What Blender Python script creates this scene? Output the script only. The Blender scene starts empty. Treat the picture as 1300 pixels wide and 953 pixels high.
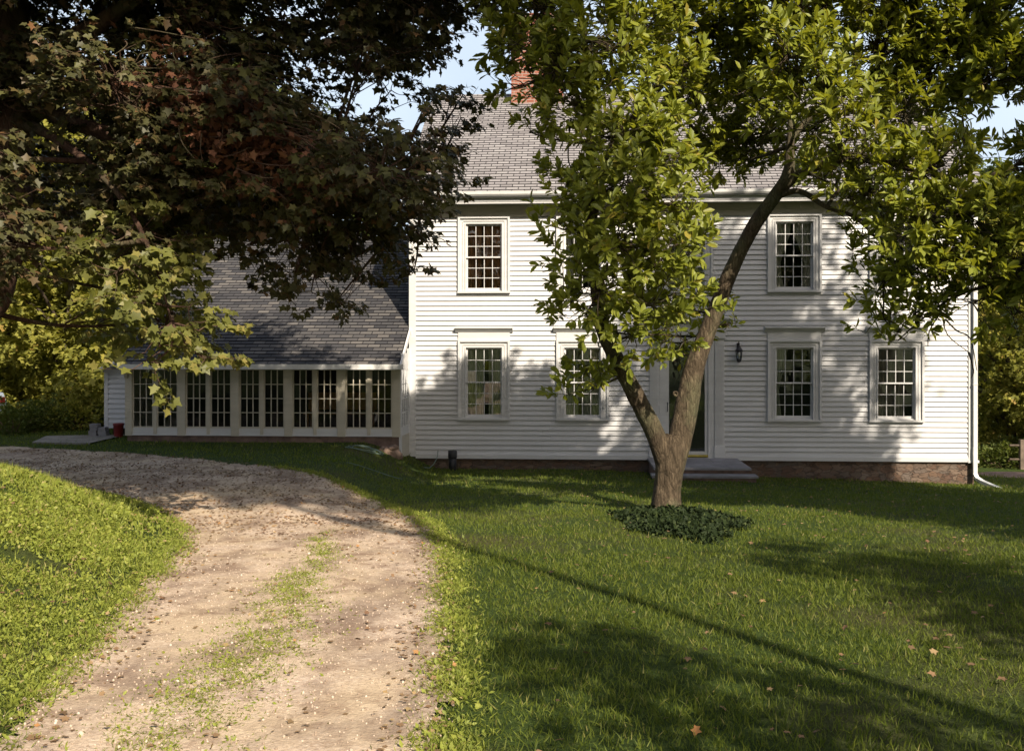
import bpy, bmesh, math, random
import numpy as np
from mathutils import Vector, noise
R = math.radians
random.seed(4)
rng = np.random.default_rng(11)
scene = bpy.context.scene
COL = scene.collection
CZ = 2.7; K = 1264.0; HY = 440.0

def P(px, py, d):
    return np.array([d*(px-650)/K, d, CZ-(py-HY)/K*d])

# ------------------------------------------------------------------ materials
def mat(name):
    m = bpy.data.materials.new(name); m.use_nodes = True
    nt = m.node_tree; nt.nodes.clear()
    return m, nt
class NB:
    def __init__(s, name):
        s.m, s.nt = mat(name)
    def n(s, t, **kw):
        nd = s.nt.nodes.new(t)
        ins = kw.pop('ins', {})
        for k, v in kw.items(): setattr(nd, k, v)
        for k, v in ins.items():
            if isinstance(v, bpy.types.NodeSocket): s.nt.links.new(v, nd.inputs[k])
            else: nd.inputs[k].default_value = v
        return nd
    def coord(s, which='Object'):
        return s.n('ShaderNodeTexCoord').outputs[which]
    def mapping(s, src, scale=(1,1,1), rot=(0,0,0)):
        return s.n('ShaderNodeMapping', ins={'Vector': src, 'Scale': scale, 'Rotation': rot}).outputs[0]
    def noise(s, src, scale, detail=4, rough=.55, out='Fac'):
        return s.n('ShaderNodeTexNoise', ins={'Vector': src, 'Scale': scale, 'Detail': detail, 'Roughness': rough}).outputs[out]
    def ramp(s, fac, stops):
        r = s.n('ShaderNodeValToRGB', ins={'Fac': fac}); e = r.color_ramp.elements
        while len(e) < len(stops): e.new(.5)
        for el, (p, c) in zip(e, stops):
            el.position = p; el.color = (*c, 1) if len(c) == 3 else c
        return r.outputs[0]
    def mix(s, fac, a, b, mode='MIX'):
        m = s.n('ShaderNodeMix', data_type='RGBA', blend_type=mode)
        for i, v in ((0, fac), (6, a), (7, b)):
            if isinstance(v, bpy.types.NodeSocket): s.nt.links.new(v, m.inputs[i])
            else: m.inputs[i].default_value = v if i == 0 else ((*v, 1) if len(v) == 3 else v)
        return m.outputs[2]
    def math(s, op, a, b=0.0):
        m = s.n('ShaderNodeMath', operation=op)
        for i, v in enumerate((a, b)):
            if isinstance(v, bpy.types.NodeSocket): s.nt.links.new(v, m.inputs[i])
            else: m.inputs[i].default_value = v
        return m.outputs[0]
    def bump(s, h, strength=.4, dist=.02):
        return s.n('ShaderNodeBump', ins={'Height': h, 'Strength': strength, 'Distance': dist}).outputs[0]
    def bsdf(s, color, rough=.6, normal=None, spec=.4, metal=0.):
        b = s.n('ShaderNodeBsdfPrincipled')
        for k, v in (('Base Color', color), ('Roughness', rough), ('Metallic', metal), ('Specular IOR Level', spec)):
            if isinstance(v, bpy.types.NodeSocket): s.nt.links.new(v, b.inputs[k])
            else: b.inputs[k].default_value = (*v, 1) if k == 'Base Color' and len(v) == 3 else v
        if normal is not None: s.nt.links.new(normal, b.inputs['Normal'])
        return b.outputs[0]
    def out(s, sh):
        o = s.n('ShaderNodeOutputMaterial'); s.nt.links.new(sh, o.inputs['Surface']); return s.m

def simple(name, color, rough=.6, var=.12, scale=3, bump=.1, metal=0, spec=.4):
    b = NB(name); c = b.coord()
    f = b.noise(c, scale, 5)
    d = tuple(x*(1-var) for x in color); u = tuple(min(1, x*(1+var)) for x in color)
    colr = b.ramp(f, [(.3, d), (.7, u)])
    return b.out(b.bsdf(colr, rough, b.bump(b.noise(c, scale*12, 3), bump, .01), spec, metal))

def m_paint(name, color, dirt=.5):
    b = NB(name); c = b.coord()
    f = b.noise(b.mapping(c, (.6, .6, 3.5)), 1.6, 6, .6)
    g = b.noise(b.mapping(c, (9, 9, .7)), 1.0, 4)
    c1 = b.ramp(f, [(.3, tuple(x*.86 for x in color)), (.65, color)])
    c2 = b.mix(b.ramp(g, [(.5, (0, 0, 0)), (.8, (dirt*.5,)*3)]), c1, (.42, .40, .35))
    return b.out(b.bsdf(c2, .45, b.bump(b.noise(b.mapping(c, (2, 2, 60)), 6, 2), .05, .002), .35))

def m_shingle(name, cols, row=.13, wid=.25, moss=0):
    b = NB(name); uv = b.coord('UV')
    br = b.n('ShaderNodeTexBrick', offset=.5, ins={'Vector': uv, 'Color1': (0, 0, 0, 1), 'Color2': (1, 1, 1, 1), 'Mortar': (.5, .5, .5, 1),
        'Scale': 1.0, 'Mortar Size': .010, 'Mortar Smooth': .3, 'Bias': 0., 'Brick Width': wid, 'Row Height': row})
    f = b.noise(uv, .6, 5)
    g = b.noise(uv, 90, 2)
    col = b.ramp(br.outputs['Color'], [(0, cols[0]), (.35, cols[1]), (.7, cols[2]), (1, cols[3])])
    col = b.mix(b.ramp(f, [(.35, (0, 0, 0)), (.7, (.35,)*3)]), col, cols[4])
    col = b.mix(b.ramp(g, [(.3, (.0,)*3), (.7, (.45,)*3)]), col, tuple(x*.5 for x in cols[1]))
    col = b.mix(br.outputs['Fac'], col, (.012, .012, .014))
    h = b.math('SUBTRACT', 1.0, br.outputs['Fac'])
    sep = b.n('ShaderNodeSeparateXYZ', ins={0: uv})
    ramp = b.math('FRACT', b.math('DIVIDE', sep.outputs[1], row))
    h2 = b.math('SUBTRACT', b.math('MULTIPLY', h, .5), b.math('MULTIPLY', ramp, 1.0))
    h3 = b.math('ADD', h2, b.math('MULTIPLY', b.noise(uv, 60, 2), .25))
    return b.out(b.bsdf(col, .85, b.bump(h3, .8, .012), .2))

def m_stone(name):
    b = NB(name); c = b.mapping(b.coord(), (1, 1, 1.9))
    w = b.n('ShaderNodeVectorMath', operation='ADD', ins={0: c, 1: b.n('ShaderNodeVectorMath', operation='SCALE', ins={0: b.noise(c, 3.6, 4, out='Color'), 'Scale': .42}).outputs[0]}).outputs[0]
    v = b.n('ShaderNodeTexVoronoi', feature='F1', ins={'Vector': w, 'Scale': 5.2})
    e = b.n('ShaderNodeTexVoronoi', feature='DISTANCE_TO_EDGE', ins={'Vector': w, 'Scale': 5.2})
    sep = b.n('ShaderNodeSeparateColor', ins={0: v.outputs['Color']})
    col = b.ramp(sep.outputs[0], [(0, (.09, .05, .035)), (.35, (.16, .095, .06)), (.6, (.12, .10, .085)), (.8, (.20, .14, .10)), (1, (.07, .05, .04))])
    col = b.mix(b.math('MULTIPLY', b.noise(c, 25, 4), .7), col, (.13, .10, .08))
    ed = b.ramp(e.outputs['Distance'], [(0, (0, 0, 0)), (.045, (1, 1, 1))])
    col = b.mix(ed, (.10, .08, .065), col)
    h = b.math('ADD', b.math('MULTIPLY', ed, .7), b.math('MULTIPLY', b.noise(c, 14, 4), .6))
    return b.out(b.bsdf(col, .9, b.bump(h, .8, .05), .15))

def m_brick(name):
    b = NB(name); uv = b.coord('UV')
    br = b.n('ShaderNodeTexBrick', ins={'Vector': uv, 'Color1': (.24, .075, .045, 1), 'Color2': (.33, .13, .085, 1), 'Mortar': (.33, .29, .25, 1),
        'Scale': 1.0, 'Mortar Size': .01, 'Brick Width': .21, 'Row Height': .075})
    col = b.mix(b.math('MULTIPLY', b.noise(uv, 7, 4), .5), br.outputs['Color'], (.15, .06, .045))
    return b.out(b.bsdf(col, .85, b.bump(b.math('SUBTRACT', 1.0, br.outputs['Fac']), .6, .01), .2))

def m_bark(name, a, c, hi, vs=7, strength=.8):
    b = NB(name); co = b.coord()
    m = b.mapping(co, (1, 1, .28))
    f = b.noise(m, vs*1.2, 9, .75); g = b.noise(co, 1.7, 4)
    col = b.ramp(f, [(.3, a), (.52, c), (.72, hi)])
    col = b.mix(b.ramp(g, [(.48, (0, 0, 0)), (.7, (.6,)*3)]), col, (.12, .135, .07))
    v = b.n('ShaderNodeTexVoronoi', feature='DISTANCE_TO_EDGE', ins={'Vector': m, 'Scale': vs*1.6}).outputs['Distance']
    h = b.math('ADD', f, b.math('MULTIPLY', v, .8))
    col = b.mix(b.ramp(v, [(.0, (.45,)*3), (.08, (0, 0, 0))]), col, tuple(x*.5 for x in a))
    return b.out(b.bsdf(col, .9, b.bump(h, strength, .05), .15))

def m_leaf(name, cols, trans=.35, rough=.42, spec=.35, tcol=None):
    b = NB(name)
    geo = b.n('ShaderNodeNewGeometry')
    col = b.ramp(geo.outputs['Random Per Island'], cols)
    big = b.noise(b.coord(), .9, 3)
    col = b.mix(b.ramp(big, [(.35, (0, 0, 0)), (.7, (.5,)*3)]), col, cols[-2][1])
    pr = b.bsdf(col, rough, None, spec)
    tc = b.mix(.6, col, tcol) if tcol else col
    tr = b.n('ShaderNodeBsdfTranslucent', ins={'Color': tc}).outputs[0]
    mx = b.n('ShaderNodeMixShader', ins={0: trans, 1: pr, 2: tr}).outputs[0]
    return b.out(mx)

def m_glass(name, tint=(.9, .93, .9), refl=1.7):
    b = NB(name)
    fr = b.n('ShaderNodeFresnel', ins={'IOR': 1.52}).outputs[0]
    fac = b.math('ADD', b.math('MULTIPLY', fr, refl), .05*(refl > 1))
    nrm = b.bump(b.noise(b.coord(), 2.2, 2), .06, .05)
    gl = b.n('ShaderNodeBsdfGlossy', ins={'Roughness': .015, 'Color': (.95, .97, 1, 1), 'Normal': nrm}).outputs[0]
    tr = b.n('ShaderNodeBsdfTransparent', ins={'Color': (*tint, 1)}).outputs[0]
    return b.out(b.n('ShaderNodeMixShader', ins={0: fac, 1: tr, 2: gl}).outputs[0])

M = {}
M['white'] = m_paint('white_siding_paint', (.555, .557, .56), .35)
M['trim'] = m_paint('white_trim_paint', (.59, .588, .58), .15)
M['cream'] = m_paint('cream_trim_paint', (.50, .46, .37), .2)
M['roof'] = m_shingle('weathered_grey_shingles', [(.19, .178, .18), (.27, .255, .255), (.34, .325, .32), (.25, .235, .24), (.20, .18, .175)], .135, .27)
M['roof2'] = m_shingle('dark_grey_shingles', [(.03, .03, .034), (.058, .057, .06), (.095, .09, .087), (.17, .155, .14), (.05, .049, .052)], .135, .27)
M['stone'] = m_stone('brown_fieldstone')
M['brick'] = m_brick('red_brick')
M['bluestone'] = simple('bluestone', (.21, .205, .21), .75, .35, 2.5, .3)
M['riser'] = simple('brown_stone_riser', (.16, .105, .085), .85, .35, 6, .6)
M['glass'] = m_glass('window_glass')
M['glass2'] = m_glass('wing_window_glass', (.75, .78, .75), .8)
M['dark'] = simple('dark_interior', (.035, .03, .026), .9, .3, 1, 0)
M['floor'] = simple('interior_floor', (.12, .06, .03), .6, .3, 2, 0)
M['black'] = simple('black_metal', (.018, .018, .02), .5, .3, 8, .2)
M['gutter'] = simple('white_gutter_metal', (.62, .62, .60), .35, .12, 4, .05)
M['brass'] = simple('yellow_brass', (.50, .40, .10), .35, .2, 5, .05, .6)
M['curt_brown'] = simple('brown_curtain_cloth', (.62, .36, .20), .9, .3, 5, .3)
M['curt_white'] = simple('white_curtain_cloth', (.80, .76, .70), .9, .08, 5, .3)
M['curt_sheer'] = simple('pale_green_grey_curtain_cloth', (.55, .56, .46), .9, .2, 5, .3)
M['curt_grey'] = simple('grey_curtain_cloth', (.42, .38, .32), .9, .2, 5, .3)
M['maplebark'] = m_bark('dark_reddish_bark', (.03, .016, .012), (.09, .052, .036), (.17, .105, .075), 5, 1.0)
M['magbark'] = m_bark('grey_brown_bark', (.035, .027, .018), (.085, .064, .042), (.19, .145, .095), 13, 1.0)
M['woodbark'] = m_bark('dark_grey_bark', (.03, .024, .018), (.08, .06, .045), (.14, .11, .08), 4, .8)
M['twig'] = simple('brown_twig_bark', (.14, .09, .06), .85, .3, 9, .2)
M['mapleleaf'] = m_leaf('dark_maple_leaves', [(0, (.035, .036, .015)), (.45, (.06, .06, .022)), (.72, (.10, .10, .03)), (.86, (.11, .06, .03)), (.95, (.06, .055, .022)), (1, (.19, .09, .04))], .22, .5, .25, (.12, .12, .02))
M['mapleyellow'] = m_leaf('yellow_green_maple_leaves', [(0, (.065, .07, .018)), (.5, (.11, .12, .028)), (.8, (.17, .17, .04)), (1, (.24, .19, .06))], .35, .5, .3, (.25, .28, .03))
M['magleaf'] = m_leaf('glossy_green_leaves', [(0, (.10, .125, .016)), (.4, (.19, .22, .028)), (.75, (.27, .29, .045)), (.93, (.18, .21, .025)), (1, (.34, .26, .05))], .40, .45, .32, (.40, .40, .015))
M['wood_y'] = m_leaf('yellow_green_wood_leaves', [(0, (.12, .13, .03)), (.5, (.26, .26, .05)), (.8, (.38, .34, .07)), (.95, (.24, .24, .05)), (1, (.36, .22, .06))], .45, .6, .2, (.35, .34, .03))
M['wood_g'] = m_leaf('green_wood_leaves', [(0, (.045, .065, .018)), (.5, (.09, .12, .028)), (.85, (.15, .17, .04)), (.95, (.09, .11, .025)), (1, (.20, .15, .04))], .35, .6, .2, (.18, .22, .02))
M['ivyleaf'] = m_leaf('dark_ivy_leaves', [(0, (.012, .02, .008)), (.6, (.02, .032, .011)), (.9, (.032, .045, .014)), (.95, (.02, .032, .01)), (1, (.08, .10, .03))], .12, .65, .12)
M['grass'] = m_leaf('lawn_grass_blades', [(0, (.055, .08, .012)), (.45, (.095, .125, .016)), (.8, (.15, .17, .026)), (.93, (.11, .14, .02)), (1, (.32, .27, .10))], .35, .55, .2, (.16, .24, .02))
M['bankleaf'] = m_leaf('yellow_green_weed_leaves', [(0, (.12, .15, .025)), (.45, (.22, .26, .04)), (.8, (.31, .32, .06)), (.92, (.22, .26, .045)), (1, (.38, .28, .14))], .35, .55, .25, (.3, .36, .03))
M['fallen'] = m_leaf('dry_fallen_leaves', [(0, (.09, .05, .03)), (.4, (.15, .085, .05)), (.75, (.22, .13, .07)), (.92, (.30, .22, .11)), (1, (.34, .15, .05))], .15, .7, .15)
M['rustleaf'] = m_leaf('reddish_dead_leaves', [(0, (.11, .045, .025)), (.5, (.17, .075, .04)), (.9, (.13, .06, .035)), (1, (.25, .12, .06))], .2, .7, .15)

def m_ground():
    b = NB('soil_under_grass'); c = b.coord()
    f = b.noise(c, .5, 5); g = b.noise(c, 18, 5, .7); h = b.noise(c, 90, 3)
    c1 = b.ramp(g, [(.3, (.022, .035, .010)), (.55, (.045, .07, .014)), (.75, (.085, .10, .03))])
    c2 = b.mix(b.ramp(f, [(.5, (0, 0, 0)), (.72, (.6,)*3)]), c1, (.09, .07, .035))
    hh = b.math('ADD', g, b.math('MULTIPLY', h, .6))
    return b.out(b.bsdf(c2, .95, b.bump(hh, .9, .04), .1))
M['ground'] = m_ground()
def m_gravel():
    b = NB('pinkish_gravel'); c = b.coord()
    v = b.n('ShaderNodeTexVoronoi', feature='F1', ins={'Vector': c, 'Scale': 42.0})
    v2 = b.n('ShaderNodeTexVoronoi', feature='F1', ins={'Vector': c, 'Scale': 95.0})
    sep = b.n('ShaderNodeSeparateColor', ins={0: v.outputs['Color']})
    sep2 = b.n('ShaderNodeSeparateColor', ins={0: v2.outputs['Color']})
    st = b.ramp(sep.outputs[0], [(0, (.29, .22, .16)), (.4, (.43, .34, .245)), (.75, (.53, .43, .32)), (1, (.60, .52, .41))])
    st2 = b.ramp(sep2.outputs[0], [(0, (.32, .23, .175)), (.5, (.46, .35, .27)), (1, (.56, .45, .36))])
    stones = b.mix(.5, st, st2)
    sand = b.ramp(b.noise(c, 30, 4, .7), [(.3, (.37, .28, .185)), (.7, (.51, .405, .275))])
    big = b.noise(c, .9, 6, .62)
    col = b.mix(b.ramp(big, [(.42, (0, 0, 0)), (.60, (.85,)*3)]), stones, sand)
    br = b.noise(b.mapping(c, (1, 1, 1)), 2.6, 7, .72)
    col = b.mix(b.ramp(br, [(.50, (0, 0, 0)), (.64, (.7,)*3)]), col, (.17, .105, .07))
    st_ = b.noise(b.mapping(c, (1.6, .8, 1)), 1.1, 8, .7)
    col = b.mix(b.ramp(st_, [(.46, (0, 0, 0)), (.62, (.75,)*3)]), col, (.19, .135, .10))
    fine = b.noise(c, 55, 3, .8)
    col = b.mix(b.ramp(fine, [(.56, (0, 0, 0)), (.72, (.55,)*3)]), col, (.11, .08, .06))
    h = b.math('ADD', b.math('MULTIPLY', v.outputs['Distance'], -.5), b.math('ADD', b.math('MULTIPLY', v2.outputs['Distance'], -.4), b.math('MULTIPLY', b.noise(c, 6, 5), .6)))
    return b.out(b.bsdf(col, .95, b.bump(h, .5, .012), .1))
M['gravel'] = m_gravel()

# ------------------------------------------------------------------ object helpers
def link(o, parent=None):
    COL.objects.link(o)
    if parent is not None: o.parent = parent
    return o
def tag(o, label=None, cat=None, group=None, kind=None):
    if label: o['label'] = label
    if cat: o['category'] = cat
    if group: o['group'] = group
    if kind: o['kind'] = kind
    return o
def empty(name, loc, rz=0):
    o = bpy.data.objects.new(name, None); o.location = loc; o.rotation_euler = (0, 0, rz); o.empty_display_size = .3
    return link(o)
def np_mesh(name, verts, sizes, idx, material, parent=None, smooth=False, uv=None):
    me = bpy.data.meshes.new(name)
    verts = np.asarray(verts, dtype=np.float32); sizes = np.asarray(sizes, dtype=np.int32); idx = np.asarray(idx, dtype=np.int32)
    me.vertices.add(len(verts)); me.vertices.foreach_set('co', verts.ravel())
    me.loops.add(len(idx)); me.loops.foreach_set('vertex_index', idx)
    me.polygons.add(len(sizes))
    st = np.concatenate([[0], np.cumsum(sizes)[:-1]]).astype(np.int32)
    me.polygons.foreach_set('loop_start', st); me.polygons.foreach_set('loop_total', sizes)
    if smooth: me.polygons.foreach_set('use_smooth', np.ones(len(sizes), dtype=bool))
    me.update(calc_edges=True); me.validate()
    if uv is not None:
        l = me.uv_layers.new(name='UVMap'); l.data.foreach_set('uv', np.asarray(uv, dtype=np.float32).ravel())
    me.materials.append(material)
    return link(bpy.data.objects.new(name, me), parent)

class MB:
    """collects shapes, builds one mesh"""
    def __init__(s): s.v = []; s.f = []; s.uv = []
    def face(s, pts, uvs=None):
        i = len(s.v); s.v += [tuple(p) for p in pts]; s.f.append(tuple(range(i, i+len(pts))))
        s.uv += list(uvs) if uvs else [(0, 0)]*len(pts)
    def box(s, x0, x1, y0, y1, z0, z1):
        if x0 > x1: x0, x1 = x1, x0
        if y0 > y1: y0, y1 = y1, y0
        if z0 > z1: z0, z1 = z1, z0
        a = [(x0,y0,z0),(x1,y0,z0),(x1,y1,z0),(x0,y1,z0),(x0,y0,z1),(x1,y0,z1),(x1,y1,z1),(x0,y1,z1)]
        for q in ((0,3,2,1),(4,5,6,7),(0,1,5,4),(1,2,6,5),(2,3,7,6),(3,0,4,7)):
            s.face([a[k] for k in q], [(a[k][0]+a[k][1], a[k][2]) for k in q])
    def prism(s, prof, x0, x1, axis='x'):
        """profile of (a,b) pairs extruded along an axis"""
        def pt(t, a, b): return (t, a, b) if axis == 'x' else ((a, t, b) if axis == 'y' else (a, b, t))
        n = len(prof)
        s.face([pt(x0, *p) for p in prof][::-1]); s.face([pt(x1, *p) for p in prof])
        for i in range(n):
            p, q = prof[i], prof[(i+1) % n]
            s.face([pt(x0, *p), pt(x0, *q), pt(x1, *q), pt(x1, *p)])
    def tube(s, pts, rad, n=10, cap=True):
        pts = [np.array(p, float) for p in pts]
        if not hasattr(rad, '__len__'): rad = [rad]*len(pts)
        rings = []
        up = np.array([0.31, .2, .93])
        for i, p in enumerate(pts):
            t = pts[min(i+1, len(pts)-1)]-pts[max(i-1, 0)]; t = t/(np.linalg.norm(t)+1e-9)
            a = np.cross(t, up); 
            if np.linalg.norm(a) < .1: a = np.cross(t, [1, 0, 0])
            a /= np.linalg.norm(a); b = np.cross(t, a)
            i0 = len(s.v)
            for k in range(n):
                w = 2*math.pi*k/n
                s.v.append(tuple(p+rad[i]*(a*math.cos(w)+b*math.sin(w))))
            rings.append(i0)
        for r0, r1 in zip(rings[:-1], rings[1:]):
            for k in range(n):
                s.f.append((r0+k, r0+(k+1) % n, r1+(k+1) % n, r1+k)); s.uv += [(0, 0)]*4
        if cap:
            s.f.append(tuple(rings[0]+k for k in range(n))[::-1]); s.uv += [(0, 0)]*n
            s.f.append(tuple(rings[-1]+k for k in range(n))); s.uv += [(0, 0)]*n
    def lathe(s, c, prof, n=20):
        """prof: (radius, z)"""
        c = np.array(c, float); rings = []
        for r, z in prof:
            rings.append(len(s.v))
            for k in range(n):
                w = 2*math.pi*k/n; s.v.append((c[0]+r*math.cos(w), c[1]+r*math.sin(w), c[2]+z))
        for r0, r1 in zip(rings[:-1], rings[1:]):
            for k in range(n):
                s.f.append((r0+k, r0+(k+1) % n, r1+(k+1) % n, r1+k)); s.uv += [(0, 0)]*4
        s.f.append(tuple(rings[0]+k for k in range(n))[::-1]); s.uv += [(0, 0)]*n
        s.f.append(tuple(rings[-1]+k for k in range(n))); s.uv += [(0, 0)]*n
    def build(s, name, material, parent=None, smooth=False, bevel=0):
        sizes = [len(f) for f in s.f]; idx = [i for f in s.f for i in f]
        o = np_mesh(name, s.v, sizes, idx, material, parent, smooth, s.uv)
        if bevel:
            b = o.modifiers.new('bevel', 'BEVEL'); b.width = bevel; b.segments = 2; b.limit_method = 'ANGLE'
        return o

# ------------------------------------------------------------------ terrain
LE = np.array([(-1.7,-30),(-1.8,0),(-2.0,3),(-2.25,4.8),(-2.75,7.2),(-3.2,9.4),(-3.9,11.4),(-5.2,13.3),(-7.4,14.9),(-11,16.4),(-20,18.2),(-45,21)], float)
RE = np.array([(.3,-30),(.0,0),(-.2,3),(-.27,4.8),(-.42,7.1),(-.66,9.7),(-1.15,12.2),(-2.1,14.5),(-3.3,16.2),(-4.85,17.5),(-6.7,18.7),(-8.7,19.7),(-12,20.8),(-20,22.5),(-45,26)], float)
def smooth(pl, n=6):
    out = []
    for i in range(len(pl)-1):
        p0 = pl[max(i-1, 0)]; p1 = pl[i]; p2 = pl[i+1]; p3 = pl[min(i+2, len(pl)-1)]
        for k in range(n):
            t = k/n
            out.append(.5*((2*p1)+(-p0+p2)*t+(2*p0-5*p1+4*p2-p3)*t*t+(-p0+3*p1-3*p2+p3)*t**3))
    out.append(pl[-1]); return np.array(out)
LEs, REs = smooth(LE), smooth(RE)
DRIVE = np.vstack([LEs, REs[::-1]])
BANK = np.vstack([LEs, [(-45, -30)]])
def inpoly(x, y, poly):
    r = np.zeros(x.shape, bool); n = len(poly); j = n-1
    for i in range(n):
        xi, yi = poly[i]; xj, yj = poly[j]
        c = ((yi > y) != (yj > y)) & (x < (xj-xi)*(y-yi)/((yj-yi)+1e-12)+xi)
        r ^= c; j = i
    return r
def dist(x, y, pl):
    d = np.full(x.shape, 1e9)
    for a, b in zip(pl[:-1], pl[1:]):
        ab = b-a; t = np.clip(((x-a[0])*ab[0]+(y-a[1])*ab[1])/(ab@ab+1e-12), 0, 1)
        d = np.minimum(d, np.hypot(x-a[0]-t*ab[0], y-a[1]-t*ab[1]))
    return d
def ss(a, b, x):
    t = np.clip((x-a)/(b-a), 0, 1); return t*t*(3-2*t)
def wob(x, y, s, ph=0):
    return (np.sin(x*s+ph)*np.cos(y*s*1.3+ph*2)+.5*np.sin(x*s*2.3+y*s*1.7+ph)+.3*np.sin(y*s*4.1-x*s*3.3))/1.8
def ground_z(x, y):
    x = np.asarray(x, float); y = np.asarray(y, float)
    yy = np.where(y < 0, y*.4, y); yy = np.where(yy > 34, 34+(yy-34)*.08, yy)
    z = 1.4-.064*yy
    z = z-.034*np.clip(x-1, 0, 14)*ss(8, 22, y)
    zl = np.maximum(z, .66-.004*np.clip(y-12, 0, 40)*0)
    zl = z+(zl-z)*ss(8, 14, y)
    w = ss(-1.5, -3.2, x)
    z = z+(zl-z)*w
    bk = inpoly(x, y, BANK); d = dist(x, y, LEs)
    z = z+np.where(bk, .60*ss(0, 1.8, d)+.12*ss(1.5, 5, d)+.05*wob(x, y, 1.7)*ss(0, 1, d), 0)
    dr = inpoly(x, y, DRIVE); d2 = dist(x, y, REs)
    z = z-np.where(dr, .03*ss(0, .3, np.minimum(d, d2)), 0)+.012*wob(x, y, 1.1, 2)+.006*wob(x, y, 4, 1)
    return z
def gz(x, y): return float(ground_z(np.array([x]), np.array([y]))[0])

def grid(xs, ys, name, material, zf, keep=None):
    X, Y = np.meshgrid(xs, ys); Z = zf(X.ravel(), Y.ravel())
    V = np.column_stack([X.ravel(), Y.ravel(), Z]); nx, ny = len(xs), len(ys)
    i, j = np.meshgrid(np.arange(nx-1), np.arange(ny-1)); q = (j*nx+i).ravel()
    F = np.column_stack([q, q+1, q+nx+1, q+nx])
    if keep is not None:
        cx = V[F].mean(1); F = F[keep(cx[:, 0], cx[:, 1])]
        used = np.unique(F); rm = np.zeros(len(V), int); rm[used] = np.arange(len(used)); V = V[used]; F = rm[F]
    return np_mesh(name, V, np.full(len(F), 4), F.ravel(), material, None, True)
def spaced(a, b, fine0, fine1, f, c):
    l = [];  x = fine0
    s = f
    while x > a: s *= 1.12; x -= min(s, c); l.append(max(x, a))
    l = l[::-1]
    m = list(np.arange(fine0, fine1, f)); r = []; x = m[-1]; s = f
    while x < b: s *= 1.12; x += min(s, c); r.append(min(x, b))
    return np.array(l+m+r)
g = grid(spaced(-300, 300, -9, 11, .08, 25), spaced(-120, 420, 2.4, 23, .08, 25), 'ground', M['ground'], ground_z)
tag(g, kind='structure')
def drive_keep(x, y):
    d = np.minimum(dist(x, y, LEs), dist(x, y, REs))
    return inpoly(x, y, DRIVE) & (d > .05+.07*wob(x, y, 3.1, 1)+.05*wob(x, y, 11, 3)+.03*wob(x, y, 37, 1))
dv = grid(np.concatenate([np.arange(-20, -6, .06), np.arange(-6, .6, .03)]), np.concatenate([np.arange(2, 14, .03), np.arange(14, 24, .05)]), 'driveway', M['gravel'], lambda x, y: ground_z(x, y)+.012, drive_keep)
tag(dv, kind='structure')
# paved slab by the wing's left end
s0, s1 = P(53, 562, 20.9), P(145, 553, 22.6)
sl = MB(); zc = gz(-8.8, 21.6)
sl.face([(s0[0]-.2, 20.9, .70), (s1[0]+.25, 20.7, .70), (s1[0]+.25, 22.7, .70), (s0[0]-.6, 22.4, .70)])
sl.face([(s0[0]-.2, 20.9, .5), (s1[0]+.25, 20.7, .5), (s1[0]+.25, 20.7, .70), (s0[0]-.2, 20.9, .70)])
M['concrete'] = simple('pale_concrete', (.20, .18, .155), .9, .3, 3, .3)
tag(sl.build('path', M['concrete']), kind='structure')

# ------------------------------------------------------------------ house frame
ANG = math.atan(.77/12.24); HW = 12.27
HX, HYD, HZ = -2.27, 22.2, .28
ux = np.array([math.cos(ANG), -math.sin(ANG)]); uy = np.array([math.sin(ANG), math.cos(ANG)])
def F(px, py, off=0.):
    """pixel -> (u, v) on the plane at depth off behind the facade"""
    r = np.array([(px-650)/K, 1.0]); o = np.array([HX, HYD])
    # d*r = o + u*ux + off*uy
    A = np.array([[r[0], -ux[0]], [r[1], -ux[1]]]); b = o+off*uy
    d, u = np.linalg.solve(A, b)
    return u, CZ-(py-HY)/K*d-HZ
house = empty('house', (HX, HYD, HZ), -ANG)
tag(house, 'white clapboard two-storey house with grey shingle roof and a low glazed wing', 'house')
HD = 9.0

# window / door openings in facade coordinates
def row(c, w, v0, v1): return (c-w/2, c+w/2, v0, v1)
cu = [F(p, 450)[0] for p in (614.5, 739.5, 871, 1008, 1137.5)]
OW = .80
up_v = (3.67, 5.14); lo_v = (.86, 2.40)
openings = [row(c, OW+.12, up_v[0]-.03, up_v[1]+.05) for c in cu]+[row(cu[k], OW+.12, lo_v[0]-.03, lo_v[1]+.05) for k in (0, 1, 3, 4)]
DC = F(872, 500)[0]; DW = .92
openings.append((DC-DW/2-.05, DC+DW/2+.05, -.01, 2.62))
def clapboards(mb, u0, u1, v0, v1, opens, y=0., e=.11, lip=.030):
    v = v0; k = 0
    while v < v1-.01:
        t = min(v+e, v1); mid = (v+t)/2; segs = [(u0, u1)]
        for a, b, c, d in opens:
            if c < mid < d:
                ns = []
                for s, q in segs:
                    if b <= s or a >= q: ns.append((s, q)); continue
                    if a > s: ns.append((s, a))
                    if b < q: ns.append((b, q))
                segs = ns
        for s, q in segs:
            # split boards at butt joints
            cuts = [s]; x = s+random.uniform(1.2, 4.2)
            while x < q-.4: cuts.append(x); x += random.uniform(2.4, 4.6)
            cuts.append(q)
            for a, b in zip(cuts[:-1], cuts[1:]):
                j = random.uniform(-.0015, .0015); bb = b-.002
                yo = y-lip+j
                mb.face([(a, yo, v), (bb, yo, v), (bb, y-.003, t), (a, y-.003, t)])
                mb.face([(a, y+.004, v), (bb, y+.004, v), (bb, yo, v), (a, yo, v)])
                mb.face([(a, y+.004, v), (a, yo, v), (a, y-.003, t)])
                mb.face([(bb, yo, v), (bb, y+.004, v), (bb, y-.003, t)])
        v = t; k += 1
w = MB(); clapboards(w, .11, HW-.14, .03, 5.30, openings)
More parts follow.
